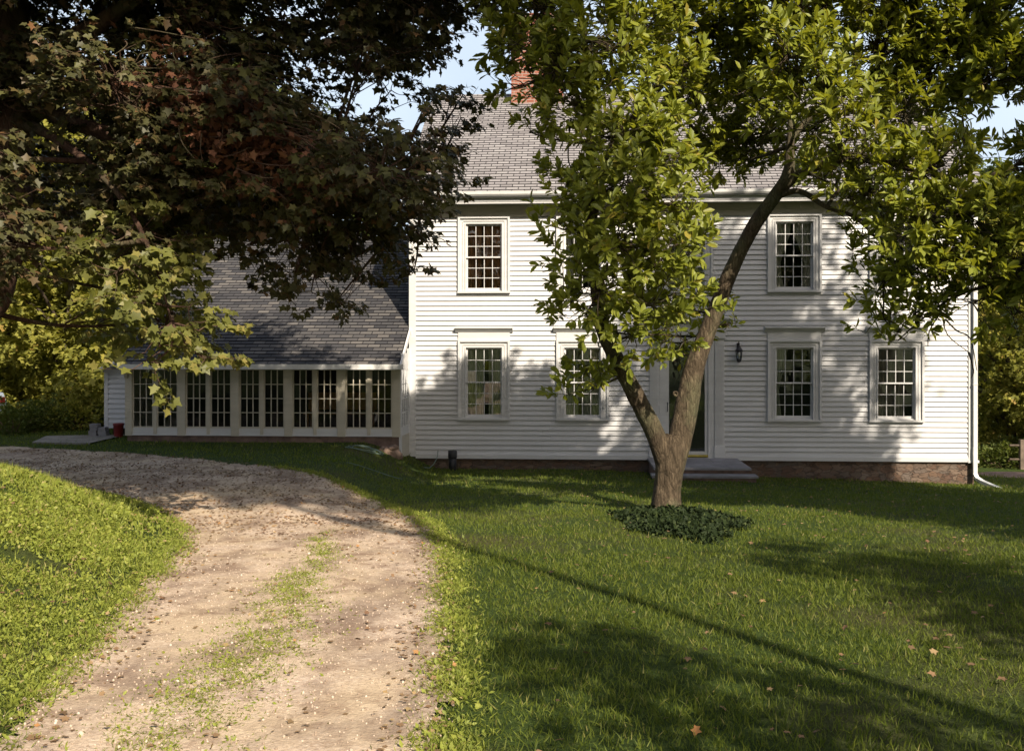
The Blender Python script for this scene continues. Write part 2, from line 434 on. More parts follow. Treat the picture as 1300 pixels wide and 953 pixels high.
w.build('front_wall', M['white'], house)
# side and rear walls, with their clapboards simplified to lapped boards
w = MB()
def side(mb, x, outward):
    v = .03
    while v < 5.3:
        t = min(v+.11, 5.3)
        a, b = (x+outward*.016, x+outward*.003)
        mb.face([(a, .10, v), (a, HD-.1, v), (b, HD-.1, t), (b, .10, t)]); mb.face([(a, .10, v), (a, HD-.1, v), (x, HD-.1, v), (x, .1, v)]); v = t
    while v < 9.0:
        t = v+.11; f = (v-5.3)/(9.1-5.3)
        a, b = (x+outward*.016, x+outward*.003)
        y0, y1 = HD/2*f, HD-HD/2*f
        mb.face([(a, y0+.05, v), (a, y1-.05, v), (b, y1-.15, t), (b, y0+.15, t)]); v = t
side(w, 0, -1); side(w, HW, 1)
w.box(.0, HW, HD-.02, HD, 0, 5.6)
w.build('side_walls', M['white'], house)
# interior: inner wall boards, back partition, floors
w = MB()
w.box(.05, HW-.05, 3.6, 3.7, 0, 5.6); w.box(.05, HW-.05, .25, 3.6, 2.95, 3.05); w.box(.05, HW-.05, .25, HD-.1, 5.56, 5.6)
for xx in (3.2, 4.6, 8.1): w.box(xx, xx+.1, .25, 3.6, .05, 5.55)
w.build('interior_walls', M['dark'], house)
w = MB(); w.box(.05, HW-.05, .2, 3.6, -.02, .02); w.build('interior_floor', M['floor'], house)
# inner sheathing behind clapboards, with openings left free
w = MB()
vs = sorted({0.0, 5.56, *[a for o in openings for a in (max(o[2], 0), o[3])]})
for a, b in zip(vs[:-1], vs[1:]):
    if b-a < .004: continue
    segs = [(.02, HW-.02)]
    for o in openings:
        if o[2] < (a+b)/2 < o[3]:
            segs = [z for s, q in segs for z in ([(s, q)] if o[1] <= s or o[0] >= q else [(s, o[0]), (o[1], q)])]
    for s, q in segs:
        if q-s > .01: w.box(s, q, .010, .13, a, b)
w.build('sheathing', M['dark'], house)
w = MB(); w.box(-.02, .13, -.042, .06, -.02, 5.3); w.box(-.02, .012, .06, .16, -.02, 5.3)
w.build('corner_board', M['trim'], house, bevel=.004)
w = MB(); w.box(HW-.16, HW+.03, -.042, .06, -.02, 5.3); w.box(HW, HW+.03, .06, .17, -.02, 5.3)
w.build('corner_board', M['trim'], house, bevel=.004)
w = MB(); w.box(.13, DC-.75, -.040, 0, -.06, .03); w.box(DC+.82, HW-.16, -.040, 0, -.06, .03); w.box(HW-.17, HW+.06, -.05, .15, -.075, -.02)
w.build('water_table', M['trim'], house, bevel=.004)
# foundation
w = MB(); w.box(.03, HW-.03, .02, HD, -1.3, -.05)
fo = w.build('foundation', M['stone'], house)
# cornice: frieze, soffit, fascia, crown
w = MB(); w.box(-.02, HW+.02, -.03, .06, 5.30, 5.56); w.box(-.02, HW+.02, -.045, -.03, 5.29, 5.325)
x = .15
while x < HW-.1:
    w.box(x, x+.16, -.05, -.03, 5.42, 5.52); x += .30
w.build('frieze', M['cream'], house)
w = MB(); w.box(-.12, HW+.12, -.36, .06, 5.56, 5.60)
w.prism([(-.36, 5.54), (-.33, 5.54), (-.33, 5.60), (-.33, 5.72), (-.36, 5.72)], -.12, HW+.12)
w.build('cornice', M['trim'], house)
w = MB()
w.prism([(-.36, 5.66), (-.43, 5.68), (-.47, 5.73), (-.48, 5.79), (-.465, 5.79), (-.45, 5.735), (-.42, 5.70), (-.365, 5.69)], -.14, HW+.14)
w.build('gutter', M['gutter'], house)
# main roof
RZ0, RZ1, RY0 = 5.76, 9.16, -.44
def roof_mesh(x0, x1, prof, th=.06, rows=.135):
    """prof: list of (y,z) from front eave to rear eave through ridge; built of overlapping shingle courses"""
    mb = MB()
    for (ya, za), (yb, zb) in zip(prof[:-1], prof[1:]):
        L = math.hypot(yb-ya, zb-za); dy, dz = (yb-ya)/L, (zb-za)/L
        up = zb > za
        ny, nz = (-dz, dy) if up else (-dz, dy)
        n = max(1, int(L/rows))
        for k in range(n):
            s, t = k*L/n, (k+1)*L/n
            lo, hi = (.014, .002) if up else (.002, .014)
            p = [(x0, ya+dy*s+ny*lo, za+dz*s+nz*lo), (x1, ya+dy*s+ny*lo, za+dz*s+nz*lo), (x1, ya+dy*t+ny*hi, za+dz*t+nz*hi), (x0, ya+dy*t+ny*hi, za+dz*t+nz*hi)]
            mb.face(p, [(x0, s*n*rows/L), (x1, s*n*rows/L), (x1, t*n*rows/L), (x0, t*n*rows/L)])
            if up: mb.face([(x0, ya+dy*s, za+dz*s), (x1, ya+dy*s, za+dz*s), p[1], p[0]], [(x0, 0), (x1, 0), (x1, .002), (x0, .002)])
    top = [(y, z) for y, z in prof]; bot = [(y, z-th*1.4) for y, z in prof][::-1]
    pr = top+bot; 
    for xx, flip in ((x0, 1), (x1, 0)):
        for i in range(len(prof)-1):
            q = [(xx, *prof[i]), (xx, *prof[i+1]), (xx, prof[i+1][0], prof[i+1][1]-th*1.4), (xx, prof[i][0], prof[i][1]-th*1.4)]
            mb.face(q[::-1] if flip else q)
    for i in range(len(prof)-1):
        mb.face([(x0, prof[i][0], prof[i][1]-th*1.4), (x0, prof[i+1][0], prof[i+1][1]-th*1.4), (x1, prof[i+1][0], prof[i+1][1]-th*1.4), (x1, prof[i][0], prof[i][1]-th*1.4)])
    mb.face([(x0, *prof[0]), (x0, prof[0][0], prof[0][1]-th*1.4), (x1, prof[0][0], prof[0][1]-th*1.4), (x1, *prof[0])])
    return mb
roof = roof_mesh(-.12, HW+.14, [(RY0, RZ0), (HD/2, RZ1), (HD+.44, RZ0)]).build('roof', M['roof'], house)
w = MB(); c0 = F(650, 60, 4.2)[0]
w.box(c0, c0+1.35, 3.9, 4.95, 7.6, 10.9); w.box(c0-.05, c0+1.40, 3.85, 5.0, 10.9, 11.0); w.box(c0-.02, c0+1.37, 3.88, 4.97, 11.0, 11.1)
w.build('chimney', M['brick'], roof)
w = MB()
for x, o in ((-.12, -1), (HW+.10, 1)):
    w = MB(); w.prism([(RY0, RZ0-.09), (HD/2, RZ1-.09), (HD/2, RZ1-.27), (RY0, RZ0-.25)], x, x+.04); w.build('rake_board', M['trim'], house)

# windows
def make_window(c, v0, v1, crown, curtain, label=None):
    hw = OW/2
    mb = MB(); cw = .165; o = hw+cw
    # casing: flat board with stepped backband, jambs
    tb = v1+cw if crown else v1+.16
    for s in (-1, 1):
        a, b = c+s*hw, c+s*o
        mb.box(a, b, -.042, .0, v0-.02, tb)
        mb.box(c+s*(o-.035), c+s*(o+.012), -.080, -.043, v0-.02, tb)
        mb.box(c+s*(hw+.055), c+s*(hw+.075), -.055, -.043, v0-.02, v1+.055)
        mb.box(c+s*hw, c+s*(hw+.022), -.057, -.043, v0-.02, v1)
        mb.box(a, c+s*(hw+.03), .0, .13, v0-.02, v1+.02)
    mb.box(c-hw, c+hw, -.042, 0, v1, tb); mb.box(c-o+.036, c+o-.036, -.080, -.043, tb-.04, tb+.0)
    mb.box(c-hw-.054, c+hw+.054, -.055, -.043, v1+.055, v1+.075)
    mb.box(c-hw, c+hw, 0, .13, v1, v1+.03); mb.box(c-hw, c+hw, 0, .13, v0-.03, v0)
    win = mb.build('window', M['trim'], house)
    if crown:
        m = MB(); m.box(c-o-.01, c+o+.01, -.045, 0, tb+.002, tb+.17)
        m.prism([(-.045, tb+.17), (-.11, tb+.24), (-.135, tb+.26), (-.135, tb+.285), (0, tb+.30), (0, tb+.17)], c-o-.075, c+o+.075)
        m.build('window_crown', M['trim'], win)
    m = MB(); m.box(c-o-.02, c+o+.02, -.085, -.001, v0-.065, v0-.021); m.build('sill', M['trim'], win, bevel=.004)
    # sashes: upper sash forward, lower sash behind
    m = MB(); g_ = MB(); mid = (v0+v1)/2; fr = .035; mu = .014
    for (a, b, y, top) in ((mid-.015, v1, .015, 1), (v0, mid+.015, .052, 0)):
        y1 = y+.034
        m.box(c-hw, c-hw+fr, y, y1, a, b); m.box(c+hw-fr, c+hw, y, y1, a, b)
        m.box(c-hw+fr, c+hw-fr, y, y1, a, a+(.03 if top else .055)); m.box(c-hw+fr, c+hw-fr, y, y1, b-(.04 if top else .03), b)
        xa, xb = c-hw+fr, c+hw-fr; za, zb = a+(.03 if top else .055), b-(.04 if top else .03)
        for k in (1, 2, 3):
            x = xa+(xb-xa)*k/4; m.box(x-mu/2, x+mu/2, y+.004, y1-.006, za, zb)
        for k in (1, 2):
            z = za+(zb-za)*k/3; m.box(xa, xb, y+.006, y1-.008, z-mu/2, z+mu/2)
        for i in range(4):
            for j in range(3):
                x0 = xa+(xb-xa)*i/4; x1 = xa+(xb-xa)*(i+1)/4; z0 = za+(zb-za)*j/3; z1 = za+(zb-za)*(j+1)/3
                dx, dz = random.gauss(0, .0016), random.gauss(0, .0016)
                yy = y+.018
                g_.face([(x0, yy-dx-dz, z0), (x1, yy+dx-dz, z0), (x1, yy+dx+dz, z1), (x0, yy-dx+dz, z1)])
    m.build('sash', M['trim'], win)
    g_.build('glass', M['glass'], win)
    if curtain:
        mt, spans = curtain
        for (a, b, tie) in spans:
            m = MB()         # a, b as fraction of the opening
            n = 40; x0, x1 = c-hw+OW*a, c-hw+OW*b; cols = []
            zs = [v0-.02, v0+(v1-v0)*.2, v0+(v1-v0)*.4, v0+(v1-v0)*.6, v0+(v1-v0)*.8, v1+.02]
            for k in range(n+1):
                t = k/n; col = []
                for q, z in enumerate(zs):
                    wd = 1.0
                    if tie: wd = [.62, .5, .42, .66, .95, 1.05][q]
                    if tie == 'L': x = x0+(x1-x0)*t*wd
                    elif tie == 'R': x = x1-(x1-x0)*(1-t)*wd
                    else: x = x0+(x1-x0)*t
                    col.append((x, .125+.022*math.sin(t*(x1-x0)*75)+.008*math.sin(t*31+q), z))
                cols.append(col)
            for k in range(n):
                for q in range(len(zs)-1):
                    m.face([cols[k][q], cols[k+1][q], cols[k+1][q+1], cols[k][q+1]])
            m.build('curtain', M[mt], win)
    if label: win['label'] = label
    return win
make_window(cu[0], *up_v, False, ('curt_brown', [(0, .42, None), (.45, 1, None)]), 'upper window with brown curtains')
make_window(cu[1], *up_v, False, ('curt_white', [(0, .35, None), (.65, 1, None)]))
make_window(cu[2], *up_v, False, ('curt_sheer', [(0, .3, None), (.7, 1, None)]))
make_window(cu[3], *up_v, False, ('curt_white', [(-.02, .44, 'L'), (.52, 1.02, 'R')]), 'upper window with white curtains tied back')
make_window(cu[4], *up_v, False, ('curt_white', [(0, .4, 'L'), (.6, 1, 'R')]))
make_window(cu[0], *lo_v, True, ('curt_sheer', [(0, .48, None), (.62, 1, None)]), 'lower window with pale curtains')
make_window(cu[1], *lo_v, True, ('curt_sheer', [(0, .38, None), (.5, 1, None)]))
make_window(cu[3], *lo_v, True, ('curt_sheer', [(-.02, .34, 'L')]), 'lower window, dark behind the panes')
make_window(cu[4], *lo_v, True, ('curt_grey', [(0, .72, None)]), 'lower window with grey curtain')

# entrance
d0, d1 = DC-DW/2, DC+DW/2
m = MB()
for s in (-1, 1):
    a, b = DC+s*(DW/2), DC+s*(DW/2+.13)
    m.box(a, b, -.03, .12, -.005, 2.62)
m.box(d0, d1, -.03, .12, 2.52, 2.62)
dfr = m.build('door_frame', M['trim'], house, bevel=.004)
m = MB(); fw = .07
m.box(d0+.004, d0+fw, .0, .04, .06, 2.51); m.box(d1-fw, d1-.004, .0, .04, .06, 2.51); m.box(d0+fw, d1-fw, .0, .04, 2.43, 2.51); m.box(d0+fw, d1-fw, .0, .04, .06, .13)
door = m.build('storm_door', M['trim'], house, bevel=.003)
m = MB(); m.face([(d0+fw, .02, .13), (d1-fw, .02, .13), (d1-fw, .02, 2.43), (d0+fw, .02, 2.43)]); m.build('glass', M['glass'], door)
m = MB(); m.tube([(d0+.035, -.004, 1.0), (d0+.035, -.05, 1.02), (d0+.035, -.05, 1.18), (d0+.035, -.004, 1.2)], .010, 8); m.build('handle', M['black'], door)
m = MB(); m.box(d0+.005, d1-.005, -.06, .06, .015, .058); m.build('threshold', M['brass'], house, bevel=.004)
# inner wooden door leaf behind the glass
m = MB(); m.box(d0+.01, d1-.01, .085, .125, .06, 2.5)
for a, b in ((.18, .85), (1.0, 1.5), (1.65, 2.35)):
    m.box(d0+.12, DC-.05, .072, .085, a, b); m.box(DC+.05, d1-.12, .072, .085, a, b)
M['doorgreen'] = simple('dark_green_door_paint', (.022, .026, .018), .4, .2, 4, .1)
m.build('inner_door', M['doorgreen'], house, bevel=.006)
for s in (-1, 1):
    m = MB(); c = DC+s*(DW/2+.13+.115)
    m.box(c-.10, c+.10, -.05, 0, .26, 2.60)
    for q in (-.055, -.018, .018, .055): m.box(c+q-.007, c+q+.007, -.058, -.05, .30, 2.5)
    m.box(c-.115, c+.115, -.075, 0, .0, .26); m.box(c-.12, c+.12, -.08, 0, 2.60, 2.68)
    m.build('pilaster', M['trim'], house, bevel=.004)
m = MB(); o = DW/2+.13+.23
m.box(DC-o-.02, DC+o+.02, -.055, 0, 2.68, 2.92)
m.prism([(-.055, 2.92), (-.13, 3.00), (-.19, 3.02), (-.19, 3.06), (0, 3.09), (0, 2.92)], DC-o-.12, DC+o+.12)
m.build('entablature', M['trim'], house)
m = MB(); m.box(DC-o+.0, DC+o+.0, -.10, 0, -.10, -.006); m.build('door_base', M['trim'], house, bevel=.004)

# downspout
m = MB(); dx = HW-.045
gu = -.44
dz0 = gz(9.97, 21.3)-HZ
def rect_tube(mb, pts, w, h):
    rs = []
    for i, p in enumerate(pts):
        p = np.array(p, float); t = np.array(pts[min(i+1, len(pts)-1)], float)-np.array(pts[max(i-1, 0)], float); t /= np.linalg.norm(t)
        a = np.array([1., 0, 0]) if abs(t[0]) < .5 else np.array([0, 1., 0])
        a = a-t*(a@t); a /= np.linalg.norm(a); b = np.cross(t, a)
        rs.append([p+a*w/2+b*h/2, p-a*w/2+b*h/2, p-a*w/2-b*h/2, p+a*w/2-b*h/2])
    for r0, r1 in zip(rs[:-1], rs[1:]):
        for k in range(4): mb.face([r0[k], r0[(k+1) % 4], r1[(k+1) % 4], r1[k]])
    mb.face(rs[0]); mb.face(rs[-1][::-1])
rect_tube(m, [(dx, -.42, 5.68), (dx, -.42, 5.60), (dx, -.36, 5.50), (dx, -.14, 5.30), (dx, -.085, 5.20), (dx, -.085, 3), (dx, -.085, .25)], .075, .062)
rect_tube(m, [(dx, -.085, .27), (dx, -.085, -.30), (dx+.02, -.13, -.39), (dx+.08, -.28, -.45), (dx+.36, -1.15, -.60)], .085, .07)
for z in (1.6, 3.6): m.box(dx-.045, dx+.045, -.125, -.03, z, z+.03)
m.build('downspout', M['gutter'], house, bevel=.006)

# ------------------------------------------------------------------ the low glazed wing (in the house's frame)
WY = -1.12                                   # front plane of the wing
wl = F(160, 500, WY)[0]; wr = F(508.5, 500, WY)[0]
vt = F(330, 466, WY)[1]; vb = F(330, 553.5, WY)[1]
cz1 = F(330, 542.5, WY)[1]; ct1 = F(330, 469.8, WY)[1]
posts = [F(p, 500, WY)[0] for p in (163.5, 230.5, 298.5, 366, 433.5, 503)]
hwid = [.075, .085, .085, .085, .085, .085]
m = MB()
for p, h in zip(posts, hwid): m.box(p-h, p+h, WY-.02, WY+.10, vb, ct1+.03)
m.box(wl-.03, wr, WY-.02, WY+.10, ct1+.03, vt+.06)
m.build('wing_posts', M['cream'], house, bevel=.004)
m = MB()
for i in range(5):
    a, b = posts[i]+hwid[i], posts[i+1]-hwid[i+1]
    m.box(a, b, WY+.012, WY+.06, vb+.005, cz1-.02); m.box(a, b, WY-.01, WY+.012, vb+.005, vb+.03)
m.build('wing_base_panels', M['trim'], house)
for i in range(5):
    a, b = posts[i]+hwid[i], posts[i+1]-hwid[i+1]; mid = (a+b)/2
    for s, (x0, x1) in enumerate(((a, mid-.035), (mid+.035, b))):
        q = MB(); y0, y1 = WY+.015, WY+.055; f = .03
        q.box(x0, x0+f, y0, y1, cz1-.02, ct1+.03); q.box(x1-f, x1, y0, y1, cz1-.02, ct1+.03)
        q.box(x0+f, x1-f, y0, y1, cz1-.02, cz1+.012); q.box(x0+f, x1-f, y0, y1, ct1-.0, ct1+.03)
        xa, xb, za, zb = x0+f, x1-f, cz1+.012, ct1
        for k in (1, 2): xx = xa+(xb-xa)*k/3; q.box(xx-.009, xx+.009, y0+.005, y1-.005, za, zb)
        for k in (1, 2, 3): zz = za+(zb-za)*k/4; q.box(xa, xb, y0+.007, y1-.007, zz-.008, zz+.008)
        wo = q.build('casement_window', M['cream'], house)
        gq = MB()
        for ii in range(3):
            for jj in range(4):
                px0, px1 = xa+(xb-xa)*ii/3, xa+(xb-xa)*(ii+1)/3; pz0, pz1 = za+(zb-za)*jj/4, za+(zb-za)*(jj+1)/4
                e1, e2 = random.gauss(0, .001), random.gauss(0, .001)
                gq.face([(px0, y0+.02-e1-e2, pz0), (px1, y0+.02+e1-e2, pz0), (px1, y0+.02+e1+e2, pz1), (px0, y0+.02-e1+e2, pz1)])
        gq.build('glass', M['glass2'], wo)
    q = MB(); q.box(mid-.035, mid+.035, WY-.005, WY+.07, vb+.005, ct1+.03); q.build('mullion', M['cream'], house)
# right return wall of the wing
m = MB()
m.box(wr-.02, wr+.0, WY+.10, 0, vb, cz1); m.box(wr-.02, wr, WY+.10, -.0, ct1, vt+.30)
m.box(wr-.03, wr+.012, WY-.012, WY+.11, -.75, vt+.02); m.box(wr-.03, wr+.012, -.13, -.03, vb, vt+.4)
for k in (1, 2): yy = WY+.10+(1.0-.1)*k/3; m.box(wr-.018, wr-.002, yy-.01, yy+.01, cz1, ct1)
for k in (1, 2, 3): zz = cz1+(ct1-cz1)*k/4; m.box(wr-.016, wr-.004, WY+.1, -.12, zz-.01, zz+.01)
m.build('wing_side_wall', M['trim'], house)
m = MB(); m.face([(wr-.01, WY+.1, cz1), (wr-.01, -.12, cz1), (wr-.01, -.12, ct1), (wr-.01, WY+.1, ct1)]); m.build('side_glass', M['glass'], house)
# side skirt board below and foundation
m = MB(); m.box(wr-.03, wr+.006, WY+.11, -.04, -.75, vb-.004); m.build('side_skirt', M['cream'], house)
m = MB(); m.box(wl+.02, wr-.04, WY+.02, WY+.2, -.9, vb-.004); m.box(wl+.02, wl+.2, WY+.2, 6, -.9, vb-.004)
m.build('wing_foundation', M['riser'], house)
# interior of the wing
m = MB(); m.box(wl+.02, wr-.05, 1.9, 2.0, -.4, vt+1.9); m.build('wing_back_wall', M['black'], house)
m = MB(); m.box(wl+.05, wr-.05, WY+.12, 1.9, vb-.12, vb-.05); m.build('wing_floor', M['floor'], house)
# left end wall, rear
m = MB(); v = vb
TAN = (F(520, 414, 0)[1]-F(510, 462, WY-.2)[1])/(1.12+.2)
ev = F(510, 463, WY-.2)[1]; eY = WY-.2
rY = eY+5.3; rV = ev+TAN*5.3
while v < rV-.15:
    t = v+.11
    def yr(z): return max(WY+.10, eY+(z+.1-ev)/TAN)
    ya = yr(t); yb = 2*rY-ya
    m.face([(wl+.0-.014, ya, v), (wl-.014, yb, v), (wl-.002, yb, t), (wl-.002, ya, t)]); m.face([(wl, ya, v), (wl, yb, v), (wl-.014, yb, v), (wl-.014, ya, v)]); v = t
m.box(wl, -.05, 2*rY-WY-.1, 2*rY-WY, vb, vt)
m.build('wing_end_wall', M['white'], house)
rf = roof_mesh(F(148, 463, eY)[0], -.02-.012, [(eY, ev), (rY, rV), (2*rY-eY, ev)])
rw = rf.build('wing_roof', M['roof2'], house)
# the eave projects in front of the facade up to the wing's right side
rf2 = MB()
x1 = F(512, 463, eY)[0]
w = MB(); w.box(F(148, 463, eY)[0], x1, eY-.02, eY+.0, ev-.10, ev+.01); w.box(F(148, 463, eY)[0], x1, eY, WY-.02, ev-.10, ev-.085)
w.build('wing_fascia', M['gutter'], house)
w = MB(); w.prism([(eY, ev-.10), (eY, ev-.004), (-.04, ev-.004+TAN*(-.04-eY)), (-.04, ev-.12+TAN*(-.04-eY))], -.012, .028); w.build('wing_rake', M['trim'], house)
w = MB(); w.prism([(WY-.02, vt-.25), (WY-.16, vt-.05), (WY-.16, vt+.01), (WY-.02, vt+.01)], wl-.02, wl+.05); w.build('eave_bracket', M['cream'], house)
# things seen dimly inside the wing: a long wooden bench
bench = empty('wooden_bench', (0, 0, 0)); 
def h2w(u, y, v):
    p = np.array([HX, HYD])+u*ux+y*uy; return (p[0], p[1], HZ+v)
bench.location = h2w(wr-1.7, .6, vb-.05); bench.rotation_euler = (0, 0, -ANG)
tag(bench, 'wooden bench inside the glazed wing behind its last window bay', 'bench')
M['wood'] = simple('warm_brown_wood', (.30, .15, .07), .5, .3, 5, .2)
m = MB(); m.box(-.8, .8, -.22, .22, .42, .46); m.build('seat', M['wood'], bench, bevel=.008)
m = MB(); m.box(-.8, .8, .20, .24, .50, .90); m.build('backrest', M['wood'], bench, bevel=.008)
for sx in (-.72, .72):
    for sy in (-.18, .20):
        m = MB(); m.box(sx-.03, sx+.03, sy-.03, sy+.03, 0, .42 if sy < 0 else .9); m.build('leg', M['wood'], bench)

# ------------------------------------------------------------------ small lean-to beside the wing
sh = empty('shed', (*P(134, 500, 23.0)[:2], .7), -ANG)
tag(sh, 'narrow white clapboard lean-to against the left end of the glazed wing', 'shed')
SW = wl*ux[0]+HX - P(134, 500, 23)[0]+.12
m = MB(); clapboards(m, .06, SW, P(0, 543, 23)[2]-.7, P(0, 468, 23)[2]-.7+.02, [], 0, .115)
m.face([(0, 0, .1), (0, 3, .1), (0, 3, 1.5), (0, 0, 1.5)]); m.build('wall', M['white'], sh)
m = MB(); m.box(-.02, .07, -.03, .03, 0.05, P(0, 469, 23)[2]-.7); m.build('corner_board', M['trim'], sh)
q0 = P(122, 469, 22.7); q1 = P(152, 457, 22.7); bx_ = sh.location.x; 
m = MB(); xa, xb = q0[0]-bx_, q1[0]-bx_+.1; za, zb = q0[2]-.7, q1[2]-.7+.07
m.prism([(xa, za-.07), (xa, za), (xb, zb), (xb, zb-.07)], -.3, 3.0, 'y'); m.build('roof', M['trim'], sh)
m = MB(); m.box(.06, SW, .25, .3, -.3, .4); m.build('base', M['dark'], sh)  # dark board standing in for the shade in the gap below the lean-to
# red bin
bn = empty('bin', (*P(150.5, 558, 22.3)[:2], gz(P(150.5, 558, 22.3)[0], 22.3))); bz = bn.location.z
tag(bn, 'dark red plastic bin standing at the foot of the narrow lean-to', 'bin')
M['red'] = simple('dark_red_plastic', (.20, .022, .02), .45, .2, 4, .1)
m = MB(); m.lathe((0, 0, 0), [(.085, 0), (.095, .02), (.11, .27), (.118, .275), (.118, .295)], 20); m.build('body', M['red'], bn, True)
m = MB(); m.lathe((0, 0, .296), [(.122, 0), (.122, .015), (.10, .03), (.02, .035)], 20); m.build('lid', M['red'], bn, True)
# low dry-stone stack beside the bin
st = empty('stone_stack', (*P(126, 558, 22.5)[:2], gz(P(126, 558, 22.5)[0], 22.5)))
tag(st, 'short stack of grey stones left of the red bin', 'stones')
for k in range(7):
    m = MB(); x = -.10+.19*(k % 2)+random.uniform(-.02, .02); z = .075*(k//2)
    m.box(x-.09, x+.09, -.10, .10, z, z+.07); m.build('stone', M['bluestone'], st, bevel=.02)

# ------------------------------------------------------------------ stone steps
stp = empty('stone_steps', (*h2w(DC+.10, 0, 0)[:2], .1), -ANG)
tag(stp, 'bluestone doorstep of two low steps in front of the white door', 'steps')
SLW = 1.0; sx = .0
def slab(mb, x0, x1, y0, y1, z0, z1, cuts):
    xs = [x0]+[x0+(x1-x0)*c for c in cuts]+[x1]
    for a, b in zip(xs[:-1], xs[1:]): mb.box(a+.003, b-.003, y0, y1, z0, z1)
zt = .175
m = MB(); m.box(-.93, .93, -1.86, -.03, -.3, zt-.045); m.build('riser', M['riser'], stp)
m = MB(); slab(m, -.97, .97, -1.90, -1.0, zt-.043, zt, (.28, .55, .78)); slab(m, -.97, .97, -.994, -.11, zt-.043, zt, (.4, .68)); m.build('tread', M['bluestone'], stp, bevel=.006)
m = MB(); m.box(-1.0, 1.0, -2.24, -1.862, -.4, zt-.155); m.build('riser', M['riser'], stp)
m = MB(); slab(m, -1.04, 1.04, -2.28, -1.87, zt-.153, zt-.11, (.33, .7)); m.build('tread', M['bluestone'], stp, bevel=.006)

# ------------------------------------------------------------------ wall lantern
lu, lv = F(937, 447, -.02)
la = empty('wall_lantern', h2w(lu, -.03, lv-.2), -ANG)
tag(la, 'black iron lantern on the white clapboards right of the door', 'lantern')
m = MB(); m.lathe((0, -.0, .05), [(.03, 0), (.055, .01), (.06, .30), (.035, .31)], 12); 
m = MB(); m.box(-.03, .03, -.012, .0, .05, .40); m.tube([(0, -.01, .33), (0, -.06, .42), (0, -.10, .43), (0, -.12, .38), (0, -.12, .34)], .009, 8); m.build('bracket', M['black'], la)
m = MB()
for k in range(6):
    w_ = math.pi/3*k; cx, cy = .058*math.cos(w_), .058*math.sin(w_)-.12
    m.tube([(cx*.8, (cy+.12)*.8-.12, .03), (cx*1.2, (cy+.12)*1.2-.12, .23)], .006, 6)
m.lathe((0, -.12, .0), [(.01, -.03), (.05, .0), (.055, .03)], 6); m.lathe((0, -.12, .23), [(.085, 0), (.075, .02), (.04, .08), (.02, .11), (.008, .12)], 6)
m.build('cage', M['black'], la)
m = MB(); m.lathe((0, -.12, .03), [(.043, 0), (.062, .20)], 6); m.build('lantern_glass', M['glass'], la)
M['bulb'] = simple('frosted_bulb', (.7, .66, .6), .3, .05)
m = MB(); m.lathe((0, -.12, .05), [(.012, 0), (.012, .05), (.022, .07), (.026, .10), (.018, .13), (.004, .14)], 12); m.build('bulb', M['bulb'], la, True)

# ------------------------------------------------------------------ small things along the foundation
p = P(574.5, 597, 21.6); p[2] = gz(p[0], p[1])
wp = empty('garden_standpipe', tuple(p)); tag(wp, 'short black cylinder standing in the grass by the foundation below the left windows', 'standpipe')
m = MB(); m.lathe((0, 0, 0), [(.085, -.1), (.085, .26), (.07, .27)], 20); m.build('post', M['black'], wp, True)
m = MB(); m.lathe((0, 0, .265), [(.095, 0), (.098, .02), (.098, .15), (.085, .165)], 20); m.build('cap', M['black'], wp, True)
M['hose'] = simple('pale_green_hose', (.11, .16, .13), .5, .15)
def hose(pxs, name, label, dep):
    pts = []
    for q in pxs: pts.append(P(q[0], q[1], q[2]))
    pts = smooth(np.array(pts), 6)
    for a in pts: a[2] = max(a[2], gz(a[0], a[1])+.03)
    m = MB(); m.tube(pts, .010, 8); tag(m.build(name, M['hose'], None, True), label, 'hose')
hose([(556, 572, 22.05), (555, 580, 21.9), (551, 588, 21.6), (545, 594, 21.3), (538, 598, 21)], 'garden_hose', 'pale green hose end hanging off the wall beside the black cylinder', 22)
pts = []
cc = P(462, 567, 20.0); cc[2] = gz(cc[0], cc[1])
for k in range(64):
    a = k*.35; r = .24+.07*math.sin(k*.23+1)
    x, y = cc[0]+r*1.3*math.cos(a), cc[1]+r*math.sin(a+.2*math.sin(k*.4)); pts.append((x, y, gz(x, y)+.03+.012*math.sin(k*.9)))
m = MB(); m.tube(pts, .008, 6); tag(m.build('garden_hose', M['hose'], None, True), 'pale hose coiled on the grass in front of the glazed wing', 'hose')
pts = [(P(x, y, 17.4)) for x, y in ((440, 603), (460, 606), (482, 604), (498, 602), (510, 599))]
pts = smooth(np.array(pts), 6)
for a in pts: a[2] = gz(a[0], a[1])+.045
m = MB(); m.tube(pts, .008, 6); tag(m.build('garden_hose', M['hose'], None, True), 'short length of pale hose lying across the lawn', 'hose')
